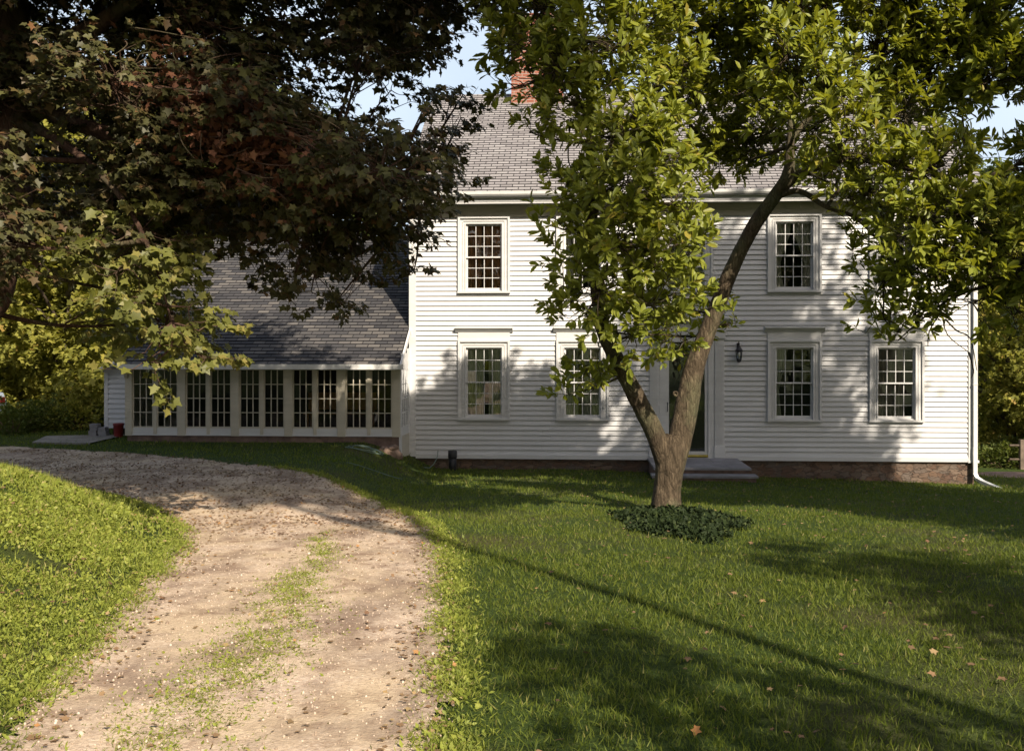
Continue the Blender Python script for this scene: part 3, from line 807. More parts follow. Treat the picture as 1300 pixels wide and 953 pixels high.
# rocks at the wing's corner
def rock(r, seed, sq=(1, .8, .7)):
    bm = bmesh.new(); bmesh.ops.create_icosphere(bm, subdivisions=3, radius=1)
    for v in bm.verts:
        n1 = noise.noise(v.co*1.3+Vector((seed*7.1, 0, 0))); n2 = noise.noise(v.co*4+Vector((0, seed*3.3, 0)))
        v.co *= r*(1+.45*n1+.12*n2); v.co.x *= sq[0]; v.co.y *= sq[1]; v.co.z *= sq[2]
    return bm
M['rock'] = simple('lichen_spotted_rock', (.22, .15, .11), .9, .5, 7, .9)
labs = ['largest brown rock at the right corner of the glazed wing', 'low rock in the grass left of the largest corner rock', 'small rock on top of the largest corner rock', 'flat rock in the grass in front of the corner rocks', 'small pale rock wedged between corner rocks and siding']
for k, (px, py, r) in enumerate([(497, 583, .22), (488, 585, .14), (499, 570, .14), (492, 592, .10), (505, 587, .12)]):
    bm = rock(r, k+1); me = bpy.data.meshes.new('rock'); bm.to_mesh(me); bm.free()
    for f_ in me.polygons: f_.use_smooth = True
    me.materials.append(M['rock']); o = link(bpy.data.objects.new('rock', me)); pp = P(px, py, 20.7); pp[2] = max(pp[2], gz(pp[0], pp[1])+.02 if k != 2 else pp[2]); o.location = pp; o.rotation_euler = (0, 0, k)
    tag(o, labs[k], 'rock', 'rocks at the corner of the wing')

# rail fence far right
fe = empty('rail_fence', (*P(1297, 596, 30)[:2], gz(P(1297, 596, 30)[0], 30)))
tag(fe, 'weathered rail fence in front of the trees right of the house', 'fence')
M['oldwood'] = simple('weathered_wood', (.13, .10, .075), .9, .35, 5, .5)
for k in range(4):
    m = MB(); m.box(k*2.2-.06, k*2.2+.06, -.06, .06, -.2, .9); m.build('post', M['oldwood'], fe, bevel=.01)
for z in (.30, .72):
    for k in range(3):
        m = MB(); m.tube([(k*2.2-.35, .02, z), (k*2.2+1.1, .0, z-.02), (k*2.2+2.3, -.02, z+.01)], [.04, .055, .04], 6); m.build('rail', M['oldwood'], fe)
m = MB()
pd = P(1293, 606, 25.5)
n = 30; m.face([(pd[0]+1.2*math.cos(k*2*math.pi/n)*(1+.1*math.sin(k*1.7)), pd[1]+.9*math.sin(k*2*math.pi/n), gz(pd[0], pd[1])+.03) for k in range(n)])
tag(m.build('path', M['riser']), kind='structure')

# ------------------------------------------------------------------ parked car at the far left
def car(loc, rz):
    c = empty('parked_car', loc, rz)
    tag(c, 'pale blue car parked beyond the driveway at the left edge of the photo', 'car')
    M['carpaint'] = simple('pale_blue_car_paint', (.42, .50, .60), .25, .05, 2, 0, .2, .6)
    L, Wd = 4.3, 1.72
    prof = [(-2.1, .35), (-2.15, .6), (-2.05, .86), (-1.7, .93), (-1.25, 1.36), (-.4, 1.44), (.35, 1.38), (.95, .98), (1.8, .84), (2.12, .65), (2.15, .38), (1.75, .25), (-1.8, .25)]
    m = MB()
    for s in (-1, 1):
        pass
    m.prism([(a, b) for a, b in prof], -Wd/2, Wd/2, 'y')
    m.build('body', M['carpaint'], c, bevel=.07)
    m = MB()
    for s in (-1, 1):
        y = s*(Wd/2+.003)
        m.face([(-1.55, y, .98), (-1.15, y, 1.32), (-.4, y, 1.38), (.3, y, 1.32), (.8, y, 1.0)])
    m.face([(-1.73, -.7, .975), (-1.73, .7, .975), (-1.30, .6, 1.36), (-1.30, -.6, 1.36)]); m.build('window', M['black'], c)
    for x in (-1.35, 1.35):
        for s in (-1, 1):
            t = MB(); t.tube([(x, s*.68, .31), (x, s*.87, .31)], .31, 24); ty = t.build('wheel', M['black'], c)
            t = MB(); t.tube([(x, s*.872, .31), (x, s*.885, .31)], .18, 16); t.build('rim', M['gutter'], ty)
    for s in (-1, 1):
        t = MB(); t.box(-2.17, -2.06, s*.60-.13, s*.60+.13, .62, .76); t.build('tail_light', M['red'], c, bevel=.01)
    return c
# rear corner just inside the frame
cp = P(-58, 545, 24)
car((cp[0]-1.62, 24.6, gz(cp[0], 24.6)), R(180))

# ------------------------------------------------------------------ plants
LEAF = {
 'mag': (np.array([(0,0,0),(.30,.17,.05),(.68,.23,.06),(1,0,-.05),(.68,-.23,.06),(.30,-.17,.05)]), [(0,1,2,3),(0,3,4,5)]),
 'maple': (np.array([(.0,0,0),(-.06,.30,.03),(.24,.26,.03),(.42,.56,-.02),(.60,.22,.03),(1,0,-.08),(.60,-.22,.03),(.42,-.56,-.02),(.24,-.26,.03),(-.06,-.30,.03)]), [(0,5,4,3,2,1),(0,9,8,7,6,5)]),
 'simple': (np.array([(0,0,0),(.5,.32,.06),(1,0,-.04),(.5,-.32,.06)]), [(0,2,1),(0,3,2)]),
 'blade': (np.array([(0,-.5,0),(0,.5,0),(1,0,0)]), [(0,1,2)]),
 'blade2': (np.array([(0,-.5,0),(0,.5,0),(.55,.38,.10),(.55,-.38,.10),(1,0,.38)]), [(0,1,2,3),(3,2,4)]),
 'clump': (np.array([(0,0,0),(.35,.42,.08),(.62,.12,.0),(.95,.25,-.06),(1,-.2,0),(.6,-.20,.05),(.38,-.46,.02)]), [(0,1,2),(0,2,3,4,5),(0,5,6)]),
}
def scatter(pos, dirs, size, kind, width=None, roll=None, up=None):
    """leaves at pos (n,3) pointing along dirs; returns verts, sizes, idx"""
    T, Fc = LEAF[kind]; n = len(pos)
    d = dirs/np.linalg.norm(dirs, axis=1, keepdims=True)
    up = (np.tile([0., 0., 1.], (n, 1)) if up is None else up)+rng.normal(0, .35 if roll is None else roll, (n, 3))
    a = np.cross(up, d); a /= np.linalg.norm(a, axis=1, keepdims=True)+1e-9; b = np.cross(d, a)
    s = np.asarray(size).reshape(-1, 1, 1)*np.ones((n, 1, 1)); wd = 1. if width is None else np.asarray(width).reshape(-1, 1)
    V = pos[:, None, :]+s*(T[None, :, 0:1]*d[:, None, :])+s*((T[None, :, 1]*wd)[:, :, None]*a[:, None, :])+s*(T[None, :, 2:3]*b[:, None, :])
    k = len(T); base = (np.arange(n)*k)[:, None]
    idx = (base+np.array([i for f in Fc for i in f])[None, :]).ravel(); sizes = np.tile([len(f) for f in Fc], n)
    return V.reshape(-1, 3), sizes, idx
def join(parts):
    V, S, I = [], [], []; off = 0
    for v, s, i in parts: V.append(v); S.append(s); I.append(i+off); off += len(v)
    return np.vstack(V), np.concatenate(S), np.concatenate(I)
def tubes(paths, n=5):
    """many thin tubes at once: paths is a list of (pts (m,3), radii (m,))"""
    V, I = [], []; off = 0; ang = np.arange(n)*2*np.pi/n; ca, sa = np.cos(ang), np.sin(ang)
    for pts, rad in paths:
        pts = np.asarray(pts, float); rad = np.asarray(rad, float); m = len(pts)
        t = np.gradient(pts, axis=0); t /= np.linalg.norm(t, axis=1, keepdims=True)+1e-9
        u = np.tile([.3, .25, .92], (m, 1)); a = np.cross(t, u); a /= np.linalg.norm(a, axis=1, keepdims=True)+1e-9; b = np.cross(t, a)
        ring = pts[:, None, :]+rad[:, None, None]*(ca[None, :, None]*a[:, None, :]+sa[None, :, None]*b[:, None, :])
        V.append(ring.reshape(-1, 3)); k = np.arange(n)
        for r in range(m-1):
            q = off+r*n; I.append(np.column_stack([q+k, q+(k+1) % n, q+n+(k+1) % n, q+n+k]).ravel())
        off += m*n
    I = np.concatenate(I); return np.vstack(V), np.full(len(I)//4, 4), I
def unit(n):
    v = rng.normal(size=(n, 3)); return v/np.linalg.norm(v, axis=1, keepdims=True)
def bent(a, b, m=6, sag=.08):
    L = np.linalg.norm(b-a); t = np.linspace(0, 1, m)[:, None]
    off = rng.normal(0, sag*L, 3); return a+(b-a)*t+np.sin(np.pi*t)*off
def bark_tube(limbs, n=26, amp=.05):
    """limbs: list of smoothed (pts, radii) joined in one rough-barked mesh"""
    V, I = [], []; off = 0
    for pts, rad in limbs:
        P_ = smooth(np.column_stack([np.array(pts, float), np.array(rad, float)]), 8); m = len(P_)
        t = np.gradient(P_[:, :3], axis=0); t /= np.linalg.norm(t, axis=1, keepdims=True)+1e-9
        a = np.cross(t, np.tile([.05, 1., .1], (m, 1))); a /= np.linalg.norm(a, axis=1, keepdims=True); b = np.cross(t, a)
        for i in range(m):
            for k in range(n):
                w = 2*math.pi*k/n; dirv = a[i]*math.cos(w)+b[i]*math.sin(w); r = P_[i, 3]
                q = Vector(P_[i, :3]+dirv*r)
                f = 1+amp*2.2*noise.noise(Vector((q.x*4, q.y*4, q.z*1.6)))+amp*noise.noise(Vector((q.x*15, q.y*15, q.z*4)))
                V.append(P_[i, :3]+dirv*r*f)
        k = np.arange(n)
        for r in range(m-1):
            q = off+r*n; I.append(np.column_stack([q+k, q+(k+1) % n, q+n+(k+1) % n, q+n+k]).ravel())
        off += m*n
    I = np.concatenate(I); return np.array(V), np.full(len(I)//4, 4), I

def crown(clumps, skeleton, leaf, lsize, per_m3, lps, style, twig_r=.004, core=.25):
    """clumps: (center, radius(3)); skeleton: (k,3) points branches start from. returns leaf parts, branch paths"""
    LP, BP = [], []
    pos_all, dir_all, siz_all = [], [], []
    sk = np.array(skeleton)
    for c, r in clumps:
        c = np.array(c); r = np.array(r)
        i = np.argmin(np.linalg.norm(sk-c, axis=1)+.25*np.maximum(0, sk[:, 2]-c[2])); root = sk[i]
        br = bent(root, c, 7, .07); L = np.linalg.norm(c-root)
        BP.append((br, np.linspace(min(.045, .012+.012*L), .007, 7)))
        ns = max(4, int(per_m3*r[0]*r[1]*r[2]*4.2))
        u = unit(ns); rr = rng.uniform(core, 1, ns)**.6
        sp = c+u*rr[:, None]*r*(1+.35*rng.normal(size=(ns, 1))*.5)
        for k in range(ns):
            s = sp[k]; j = rng.integers(3, 7); st = br[j] if rng.random() < .7 else br[6]
            BP.append((bent(st, s, 4, .1), np.array([.007, .006, .005, twig_r])))
            out = s-c; out /= np.linalg.norm(out)+1e-9
            if style == 'mag':
                ax = out*.7+np.array([0, 0, .55])+rng.normal(0, .3, 3)
            else:
                ax = out*np.array([1, 1, .35])+np.array([0, 0, -.12])+rng.normal(0, .25, 3)
            ax /= np.linalg.norm(ax); tl = rng.uniform(.18, .34) if style == 'mag' else rng.uniform(.3, .55)
            m = rng.integers(int(lps*.6), int(lps*1.4)+1); t = rng.uniform(0, 1, m)**(.6 if style == 'mag' else .9)
            base = s+ax*tl*t[:, None]
            BP.append((np.array([s, s+ax*tl*.5, s+ax*tl]), np.array([twig_r, twig_r*.8, twig_r*.5])))
            rad = np.cross(unit(m), ax); rad /= np.linalg.norm(rad, axis=1, keepdims=True)+1e-9
            if style == 'mag':
                d = rad*.8+ax*(.35+.5*t[:, None])+np.array([0, 0, -.12])+rng.normal(0, .15, (m, 3))
            else:
                rad[:, 2] *= .35
                d = rad*.9+ax*.35+np.array([0, 0, -.42])+rng.normal(0, .2, (m, 3)); base = base+rad*.05
            pos_all.append(base); dir_all.append(d); siz_all.append(lsize*rng.uniform(.6, 1.18, m))
    pos = np.vstack(pos_all); d = np.vstack(dir_all); sz = np.concatenate(siz_all)
    return pos, d, sz, BP

# ---- the saucer magnolia in the middle
def limb(l): return [P(a, b, c) for a, b, c, r in l], [r*.88 for a, b, c, r in l]
mag = empty('magnolia_tree', (*P(846, 655, 12.6)[:2], gz(P(846, 655, 12.6)[0], 12.6)))
tag(mag, 'forked magnolia tree with glossy green leaves in front of the house door', 'tree')
T1 = [(843,700,12.45,.36),(844,672,12.5,.29),(845,652,12.55,.235),(847,625,12.6,.20),(850,600,12.6,.20),(852,575,12.62,.205),(858,555,12.65,.17)]
RLm = [(852,610,12.62,.15),(856,585,12.65,.17),(864,550,12.7,.175),(872,510,12.75,.165),(880,470,12.8,.145),(897,425,12.85,.125),(912,385,12.85,.118),(930,340,12.8,.108),(955,290,12.7,.10),(982,252,12.6,.098),(1000,222,12.5,.085),(1003,185,12.5,.06),(1010,110,12.6,.05),(1040,30,12.7,.04),(1070,-80,12.8,.03),(1090,-200,12.8,.015)]
LLm = [(850,605,12.6,.13),(843,580,12.58,.145),(830,548,12.52,.135),(812,512,12.45,.125),(793,475,12.35,.118),(777,445,12.25,.108),(766,418,12.15,.10),(757,370,12.0,.078),(750,290,11.9,.062),(750,180,11.85,.048),(742,60,11.85,.036),(733,-60,11.8,.028),(720,-200,11.7,.014)]
R2 = [(985,250,12.6,.07),(1010,225,12.45,.066),(1050,207,12.2,.056),(1110,200,11.9,.046),(1170,225,11.6,.036),(1230,290,11.3,.024),(1270,360,11.2,.014)]
R3 = [(985,250,12.6,.05),(1015,243,12.4,.042),(1050,263,12.2,.032),(1085,276,12.0,.024),(1120,310,11.8,.014)]
B1 = [(753,280,11.9,.05),(775,190,12.4,.055),(815,137,12.9,.052),(850,95,13.2,.048),(885,52,13.5,.042),(915,-20,13.8,.03),(940,-140,14,.015)]
B2 = [(1005,175,12.5,.045),(1060,120,13.0,.04),(1130,80,13.4,.034),(1200,30,13.6,.028),(1280,-30,13.8,.02),(1350,-90,13.8,.012)]
B3 = [(748,150,11.85,.035),(715,90,11.6,.028),(690,40,11.4,.022),(665,-30,11.2,.014)]
limbs = [limb(x) for x in (T1, RLm, LLm, R2, R3, B1, B2, B3)]
np_mesh('trunk', *(lambda a: (a[0], a[1], a[2]))(bark_tube([(np.array(a)-np.array(mag.location), r) for a, r in limbs])), M['magbark'], mag, True)
ml = np.array(mag.location)
# pruned knot on the right limb
kn = MB(); kp = P(858, 500, 12.56)-ml; kn.lathe((0, 0, 0), [(.036, -.03), (.038, 0), (.030, .012), (.020, .010), (.016, -.01)], 12)
ko = kn.build('branch_scar', M['magbark'], mag, True); ko.location = kp+np.array([0, .02, 0]); ko.rotation_euler = (R(90), 0, 0)
MC = [ # px, py, depth, radius
 (790,178,11.2,.42),(840,196,11.3,.38),(800,238,11.0,.45),(745,255,11.5,.40),(856,258,11.3,.34),(782,305,11.0,.45),(842,325,11.1,.42),(728,318,11.6,.34),(762,368,11.1,.42),(828,388,11.2,.38),
 (745,400,11.4,.26),(802,425,11.4,.28),(858,372,11.5,.24),(850,425,11.7,.24),(718,225,11.8,.30),(700,285,11.9,.22),(866,305,11.6,.22),(820,150,11.4,.3),
 (745,468,12.1,.26),(722,500,12.2,.11),(775,480,12.2,.2),(760,440,12.1,.22),
 (885,375,13.4,.2),(905,402,13.3,.22),(865,435,13.4,.32),(835,450,13.2,.26),(925,412,13.1,.14),(880,395,13.6,.25),
 (640,84,11.6,.2),(700,118,11.5,.24),(672,88,11.6,.22),(668,30,11.6,.3),(722,62,11.8,.3),(706,35,11.9,.3),(728,100,12,.3),(712,140,11.9,.22),(660,62,11.3,.34),(640,40,11.4,.28),(690,10,11.3,.42),(705,92,11.2,.38),(752,52,11.3,.46),(725,125,11.3,.32),(690,150,11.4,.26),(795,95,11.6,.4),(810,30,11.8,.5),(655,112,11.5,.24),(672,168,11.6,.18),(640,5,11.4,.3),(850,90,12.2,.42),(765,130,11.5,.3),
 (900,40,13.6,.6),(880,120,13.8,.55),(935,95,13.8,.6),(952,175,13.9,.5),(905,195,14.1,.46),(868,215,13.8,.34),(940,205,14.2,.32),(860,20,13,.5),(985,30,13.4,.55),(965,120,13.2,.4),(1010,190,14.0,.42),
 (1000,68,11.2,.40),(1038,98,11.1,.42),(1058,148,11.1,.42),(1005,140,11.5,.32),(1092,196,11.3,.38),(1122,214,11.3,.3),(1052,212,11.5,.3),(985,100,11.5,.3),
 (1120,60,12.8,.6),(1180,100,12.8,.6),(1150,150,12.6,.5),(1200,40,12.6,.6),(1262,30,12.4,.6),(1255,105,12.2,.45),(1100,5,12.6,.6),(1010,-5,12.4,.55),(1298,80,12,.5),(1105,245,13,.4),(1060,235,13.4,.34),(1140,255,13,.4),(1150,300,12.8,.35),
 (1180,215,11.2,.46),(1222,175,11.2,.28),(1172,285,11.0,.46),(1228,275,11.0,.46),(1288,275,11,.42),(1205,335,11.0,.46),(1262,340,11,.46),(1132,365,11.3,.28),(1122,405,11.4,.26),(1160,398,11.3,.28),(1140,432,11.4,.14),(1305,335,11,.46),(1235,385,11.2,.3),(1292,395,11.4,.3),(1090,300,11.8,.16),(1082,325,11.8,.12),(1165,340,11.2,.35),
 (620,-60,11.6,.5),(700,-70,11.4,.6),(790,-70,11.5,.6),(880,-80,12.5,.7),(970,-80,12.8,.7),(1060,-80,12.6,.7),(1150,-70,12.6,.7),(1240,-70,12.4,.7),(1330,-60,12.2,.7),(1350,60,12,.6),(1350,200,11.8,.6),(1360,320,11.5,.5),
 (760,-180,12,.8),(880,-200,12.4,.9),(1000,-210,12.8,.9),(1120,-200,12.6,.9),(1230,-170,12.4,.8)]
mclumps = []
for px, py, d, r in MC:
    c = P(px, py, d)-ml; mclumps.append((c, (r, r*1.0, r*.8)))
sk = np.vstack([smooth(np.array(a), 3)[4:] for a, r in limbs[1:]])-ml
pos, d, sz, BP = crown(mclumps, sk, 'mag', .145, 150, 16, 'mag')
print('magnolia leaves', len(pos))
SUNV = np.array([math.sin(R(26))*math.cos(R(38)), -math.cos(R(26))*math.cos(R(38)), math.sin(R(38))])
def outward(pos, ax, zc, kz=.6):
    o = pos-np.array([ax[0], ax[1], zc]); o[:, 2] *= .5; o /= np.linalg.norm(o, axis=1, keepdims=True)+1e-9
    return o*.55+np.array([0, 0, kz])+SUNV*.55
cr = np_mesh('crown', *scatter(pos, d, sz, 'mag', rng.uniform(.65, 1.0, len(pos)), .38, outward(pos, P(850, 200, 12.8)-ml, 4.2)), M['magleaf'], mag)
# bare hanging twigs at the lower right
for pl in ([(1185,370),(1195,395),(1203,425),(1230,447)],[(1200,405),(1215,420),(1232,430),(1240,470)],[(1230,447),(1236,470),(1233,480)],[(1195,395),(1180,420),(1178,440)]):
    BP.append((smooth(np.array([P(a, b, 11.3)-ml for a, b in pl]), 4), np.linspace(.012, .004, (len(pl)-1)*4+1)))
for pl in ([(655,30),(652,60),(655,95)],[(725,150),(722,180),(722,205),(730,225)],[(1222,150),(1227,190),(1235,240)]):
    BP.append((smooth(np.array([P(a, b, 11.5)-ml for a, b in pl]), 4), np.linspace(.012, .006, (len(pl)-1)*4+1)))
np_mesh('branches', *tubes(BP), M['magbark'], mag, True)

# ivy bed round the foot
n = 17000; a = rng.uniform(0, 2*np.pi, n); r = np.sqrt(rng.uniform(0, 1, n))*(1+.07*np.sin(a*5+2)+.06*np.sin(a*11)+rng.normal(0, .04, n))
cx, cy = P(860, 662, 11.5)[:2]
ex = cx+.70*r*np.cos(a)*(1+.12*np.sin(a*3+1)); ey = cy+1.45*r*np.sin(a)*(1+.10*np.cos(a*4))
hh = (.085*np.clip(1-r**4, 0, 1)+.02)*rng.uniform(.1, 1, n)*(1+.5*wob(ex, ey, 5))
pos = np.column_stack([ex, ey, ground_z(ex, ey)+hh]); dd = unit(n)+np.array([0, -.1, .2])
iv = np_mesh('ivy_bed', *scatter(pos, dd, rng.uniform(.03, .065, n), 'simple', rng.uniform(1, 1.5, n), .8), M['ivyleaf'])
tag(iv, 'dark green ivy patch spreading round the foot of the magnolia trunk', 'ivy', kind='stuff')

# ---- the big maple at the left
tb = np.array([-7.3, 12.0, 0]); tb[2] = gz(-7.3, 12)
mp = empty('maple_tree', tuple(tb)); tag(mp, 'large dark-leaved maple overhanging the driveway from the left edge', 'tree')
def pw(px, py, d): return P(px, py, d)
T = ([tb+np.array([0, 0, -.3]), tb+np.array([.05, 0, .3]), pw(-60, 420, 12), pw(-18, 330, 12), pw(-5, 230, 12), pw(2, 120, 12), pw(0, 0, 12.1), pw(-10, -150, 12.2), pw(0, -330, 12.2)],
     [.62, .5, .42, .40, .37, .34, .30, .2, .06])
M1 = ([pw(5, 200, 12), pw(40, 130, 11.8), pw(85, 60, 11.6), pw(130, 28, 11.4), pw(200, -20, 11), pw(290, -80, 10.6)], [.16, .14, .11, .09, .06, .03])
M2 = ([pw(0, 180, 12), pw(50, 140, 12.6), pw(110, 110, 13.2), pw(200, 90, 13.6), pw(300, 60, 14), pw(420, 30, 14.2), pw(520, 60, 14.2)], [.13, .11, .09, .075, .06, .04, .02])
M3_old = ([pw(-5, 250, 12), pw(30, 240, 11.4), pw(90, 235, 11), pw(170, 250, 10.7), pw(230, 300, 10.6), pw(250, 380, 10.6)], [.07, .05, .04, .03, .02, .01])
M3 = ([pw(0, 150, 12), pw(50, 165, 11.6), pw(110, 205, 11.2), pw(160, 260, 10.9), pw(195, 330, 10.7), pw(218, 410, 10.6)], [.09, .06, .045, .03, .02, .008])
M4 = ([pw(0, 100, 12), pw(80, 150, 11.6), pw(180, 180, 11.4), pw(300, 195, 11.6), pw(390, 220, 11.9), pw(470, 250, 12.2), pw(530, 290, 12.4)], [.13, .10, .08, .06, .045, .03, .015])
M5 = ([pw(-2, 0, 12), pw(90, -60, 13), pw(230, -110, 13.6), pw(380, -110, 14), pw(520, -80, 14.2)], [.16, .12, .09, .06, .03])
mlm = [T, M1, M2, M3, M4, M5]
np_mesh('trunk', *bark_tube([(np.array(a)-tb, r) for a, r in mlm], 26, .09), M['maplebark'], mp, True)
xs_ = [-80, 0, 60, 110, 150, 190, 235, 262, 285, 320, 350, 400, 440, 460, 490, 530, 560, 575, 600, 625]
ym_ = [300, 305, 310, 345, 415, 480, 480, 455, 350, 345, 355, 400, 385, 330, 325, 320, 270, 180, 130, 60]
gaps = [(63, 175, 26), (405, 85, 28), (395, 60, 20), (110, 8, 20), (600, 60, 45), (245, 335, 22), (300, 330, 25), (30, 330, 30), (90, 345, 25), (455, 140, 12), (490, 155, 16), (420, 30, 10), (225, 82, 8)]
mcl = []; mcy = []
def add_mc(n, x0, x1, y0, dmin, dmax, rmin, rmax, lst, seed):
    rr = random.Random(seed); c = 0; tries = 0
    while c < n and tries < n*40:
        tries += 1
        px = rr.uniform(x0, x1); d = rr.uniform(dmin, dmax); r = rr.uniform(rmin, rmax); rp = r*K/d
        ym = np.interp(px, xs_, ym_); py = rr.uniform(y0, ym-rp*.75)
        if py > np.interp(px+rp*.8, xs_, ym_)-rp*.3 or py > np.interp(px-rp*.8, xs_, ym_)-rp*.1: continue
        if any(math.hypot(px-g[0], py-g[1]) < g[2]+rp*.62 for g in gaps): continue
        if any(np.linalg.norm(P(px, py, d)-q[2]) < .55*(r+q[1]) for q in lst): continue
        lst.append((None, r, P(px, py, d))); c += 1
L0 = []
add_mc(95, -60, 600, -110, 10.4, 14.6, .42, .72, L0, 3)
add_mc(40, 30, 600, -60, 11.5, 14.2, .24, .38, L0, 5)
for (px, py, d, r) in ((150,345,10.6,.4),(180,385,10.5,.34),(215,420,10.4,.26),(190,462,10.3,.17),(202,440,10.4,.18),(252,420,10.5,.24),(260,455,10.4,.15),(240,390,10.6,.28),(160,300,10.8,.36),(200,330,10.8,.36),(395,370,12,.26),(425,385,12,.2),(375,345,12,.3),(440,340,12.2,.3),(530,300,12.4,.18),(525,345,12.4,.08),(470,300,12.3,.3),(560,235,12.8,.2),(560,172,12.6,.24),(545,120,12.5,.3),(572,62,12.6,.24),(558,18,12.4,.3),(600,2,12.5,.22),(588,120,12.7,.14),(440,150,12.8,.2),(500,170,12.8,.25),(530,200,12.6,.3),(585,150,13,.16)):
    L0.append((None, r, P(px, py, d)))
rr = random.Random(9)
for k in range(70):                       # the crown beyond the frame, above and to the left
    px = rr.uniform(-520, 520); py = rr.uniform(-330, -130) if px > -60 else rr.uniform(-330, 330); d = rr.uniform(9.6, 15); 
    if abs(px) > 350 and py < -450: continue
    L0.append((None, rr.uniform(.7, 1.0), P(px, py, d)))
sk = np.vstack([smooth(np.array(a), 3)[6:] for a, r in mlm])-tb
near, far_ = [], []
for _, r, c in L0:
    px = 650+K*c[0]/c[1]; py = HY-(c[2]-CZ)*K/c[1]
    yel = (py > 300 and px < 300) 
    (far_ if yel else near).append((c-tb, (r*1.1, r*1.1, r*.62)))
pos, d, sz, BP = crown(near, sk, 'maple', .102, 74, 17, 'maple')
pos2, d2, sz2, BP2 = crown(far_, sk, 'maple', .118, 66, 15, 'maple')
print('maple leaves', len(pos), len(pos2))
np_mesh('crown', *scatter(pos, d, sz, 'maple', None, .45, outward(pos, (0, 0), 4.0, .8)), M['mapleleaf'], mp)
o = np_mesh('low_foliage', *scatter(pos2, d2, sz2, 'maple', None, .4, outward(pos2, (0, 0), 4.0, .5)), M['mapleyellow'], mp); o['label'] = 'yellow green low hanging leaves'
# dead reddish twigs in the middle of the crown
for k in range(140):
    c = P(random.uniform(220, 400), 0, 1); px = random.gauss(290, 55); py = 120+(px-230)*.55+random.gauss(0, 32); dpt = random.uniform(10.2, 11.2)
    a = P(px, py, dpt)-tb; b = a+np.array([random.uniform(-.1, .9), random.uniform(-.3, .2), random.uniform(-.4, .15)])
    BP.append((bent(a, b, 6, .1), np.linspace(.009, .003, 6)))
np_mesh('branches', *tubes(BP+BP2), M['maplebark'], mp, True)
n = 2200; px = rng.normal(290, 50, n); py = 125+(px-230)*.55+rng.normal(0, 30, n); dp = rng.uniform(10.2, 11.4, n)
pos = np.column_stack([dp*(px-650)/K, dp, CZ-(py-HY)/K*dp])-tb
o = np_mesh('dead_foliage', *scatter(pos, unit(n)+[0, 0, -.5], rng.uniform(.05, .11, n), 'maple'), M['rustleaf'], mp); o['label'] = 'reddish dead leaves on bare twigs'

# ---- woodland trees: three shapes, copied
def wood_tree(h, rad, base, nclump, lsize, material, seed, per=9, bare=.25, tw=1.):
    global rng
    keep = rng; rng = np.random.default_rng(seed); rd = random.Random(seed)
    root = empty('woodland_tree', (0, 0, 0))
    top = h*.93; pts = [(0, 0, -.4), (0, 0, .2)]; rads = [h*.026*tw, h*.021*tw]
    for k in range(1, 7):
        t = k/6; pts.append((rd.gauss(0, h*.012)*(1+t), rd.gauss(0, h*.012)*(1+t), top*t)); rads.append(h*.019*tw*(1-t*.85))
    limbs_ = [(pts, rads)]; cl = []
    for k in range(nclump):
        t = (k+.5)/nclump; z = h*(base+(1-base)*t); sh_ = math.sin(math.pi*min(1, .25+.80*t))**.7
        a = k*2.4+rd.uniform(-.5, .5); rr_ = rad*sh_*rd.uniform(.25, 1.0)
        c = np.array([rr_*math.cos(a), rr_*math.sin(a), z]); r = rad*rd.uniform(.24, .40); cl.append((c, (r, r, r*.7)))
        if k % 3 == 0:
            st = np.array([0, 0, max(h*bare*.6, z-rr_*.9)]); mid_ = (st+c)/2+np.array([0, 0, rr_*.12])
            limbs_.append(([tuple(st), tuple(mid_), tuple(c)], [h*.008, h*.005, h*.002]))
    np_mesh('trunk', *bark_tube(limbs_, 12, .07), M['woodbark'], root, True)
    skl = np.vstack([smooth(np.array(p_, float), 3) for p_, r_ in limbs_]); skl = skl[skl[:, 2] > h*bare]
    pos, d, sz, BP = crown(cl, skl, 'clump', lsize, per, 16, 'maple', .008, .1)
    np_mesh('crown', *scatter(pos+rng.normal(0, .12, pos.shape), d+rng.normal(0, .4, d.shape), sz, 'clump'), material, root)
    print('wood leaves', len(pos)); rng = keep
    return root
def copy_tree(root, loc, rz, s, label, group, name='woodland_tree'):
    r = root.copy(); COL.objects.link(r); r.location = loc; r.rotation_euler = (0, 0, rz); r.scale = (s, s, s)
    r['label'] = label; r['category'] = 'tree'; r['group'] = group
    for ch in list(root.children):
        c = ch.copy(); COL.objects.link(c); c.parent = r
    return r
WY1 = wood_tree(10, 3.2, .12, 30, .26, M['wood_y'], 21, 6, .1)
WY2 = wood_tree(12, 3.4, .18, 34, .26, M['wood_g'], 22, 6, .15)
WH = wood_tree(18, 4.4, .56, 40, .26, M['wood_g'], 24, 5, .5, .5)
WS = wood_tree(12, 3.6, .12, 40, .22, M['wood_g'], 27, 2.6, .1)
WT = wood_tree(17, 4.6, .30, 40, .30, M['wood_g'], 23, 3.2, .25)
used = set()
def place(proto, x, y, rz, s, label, group):
    if proto.name not in used:
        used.add(proto.name); proto.location = (x, y, gz(x, y)-.1); proto.rotation_euler = (0, 0, rz); proto.scale = (s, s, s)
        proto['label'] = label; proto['category'] = 'tree'; proto['group'] = group; return proto
    return copy_tree(proto, (x, y, gz(x, y)-.1), rz, s, label, group)
rd = random.Random(31)
gl_, gr_, gb_ = 'trees of the sunlit wood left of the house', 'trees of the wood right of the house', 'tall trees standing behind the house'
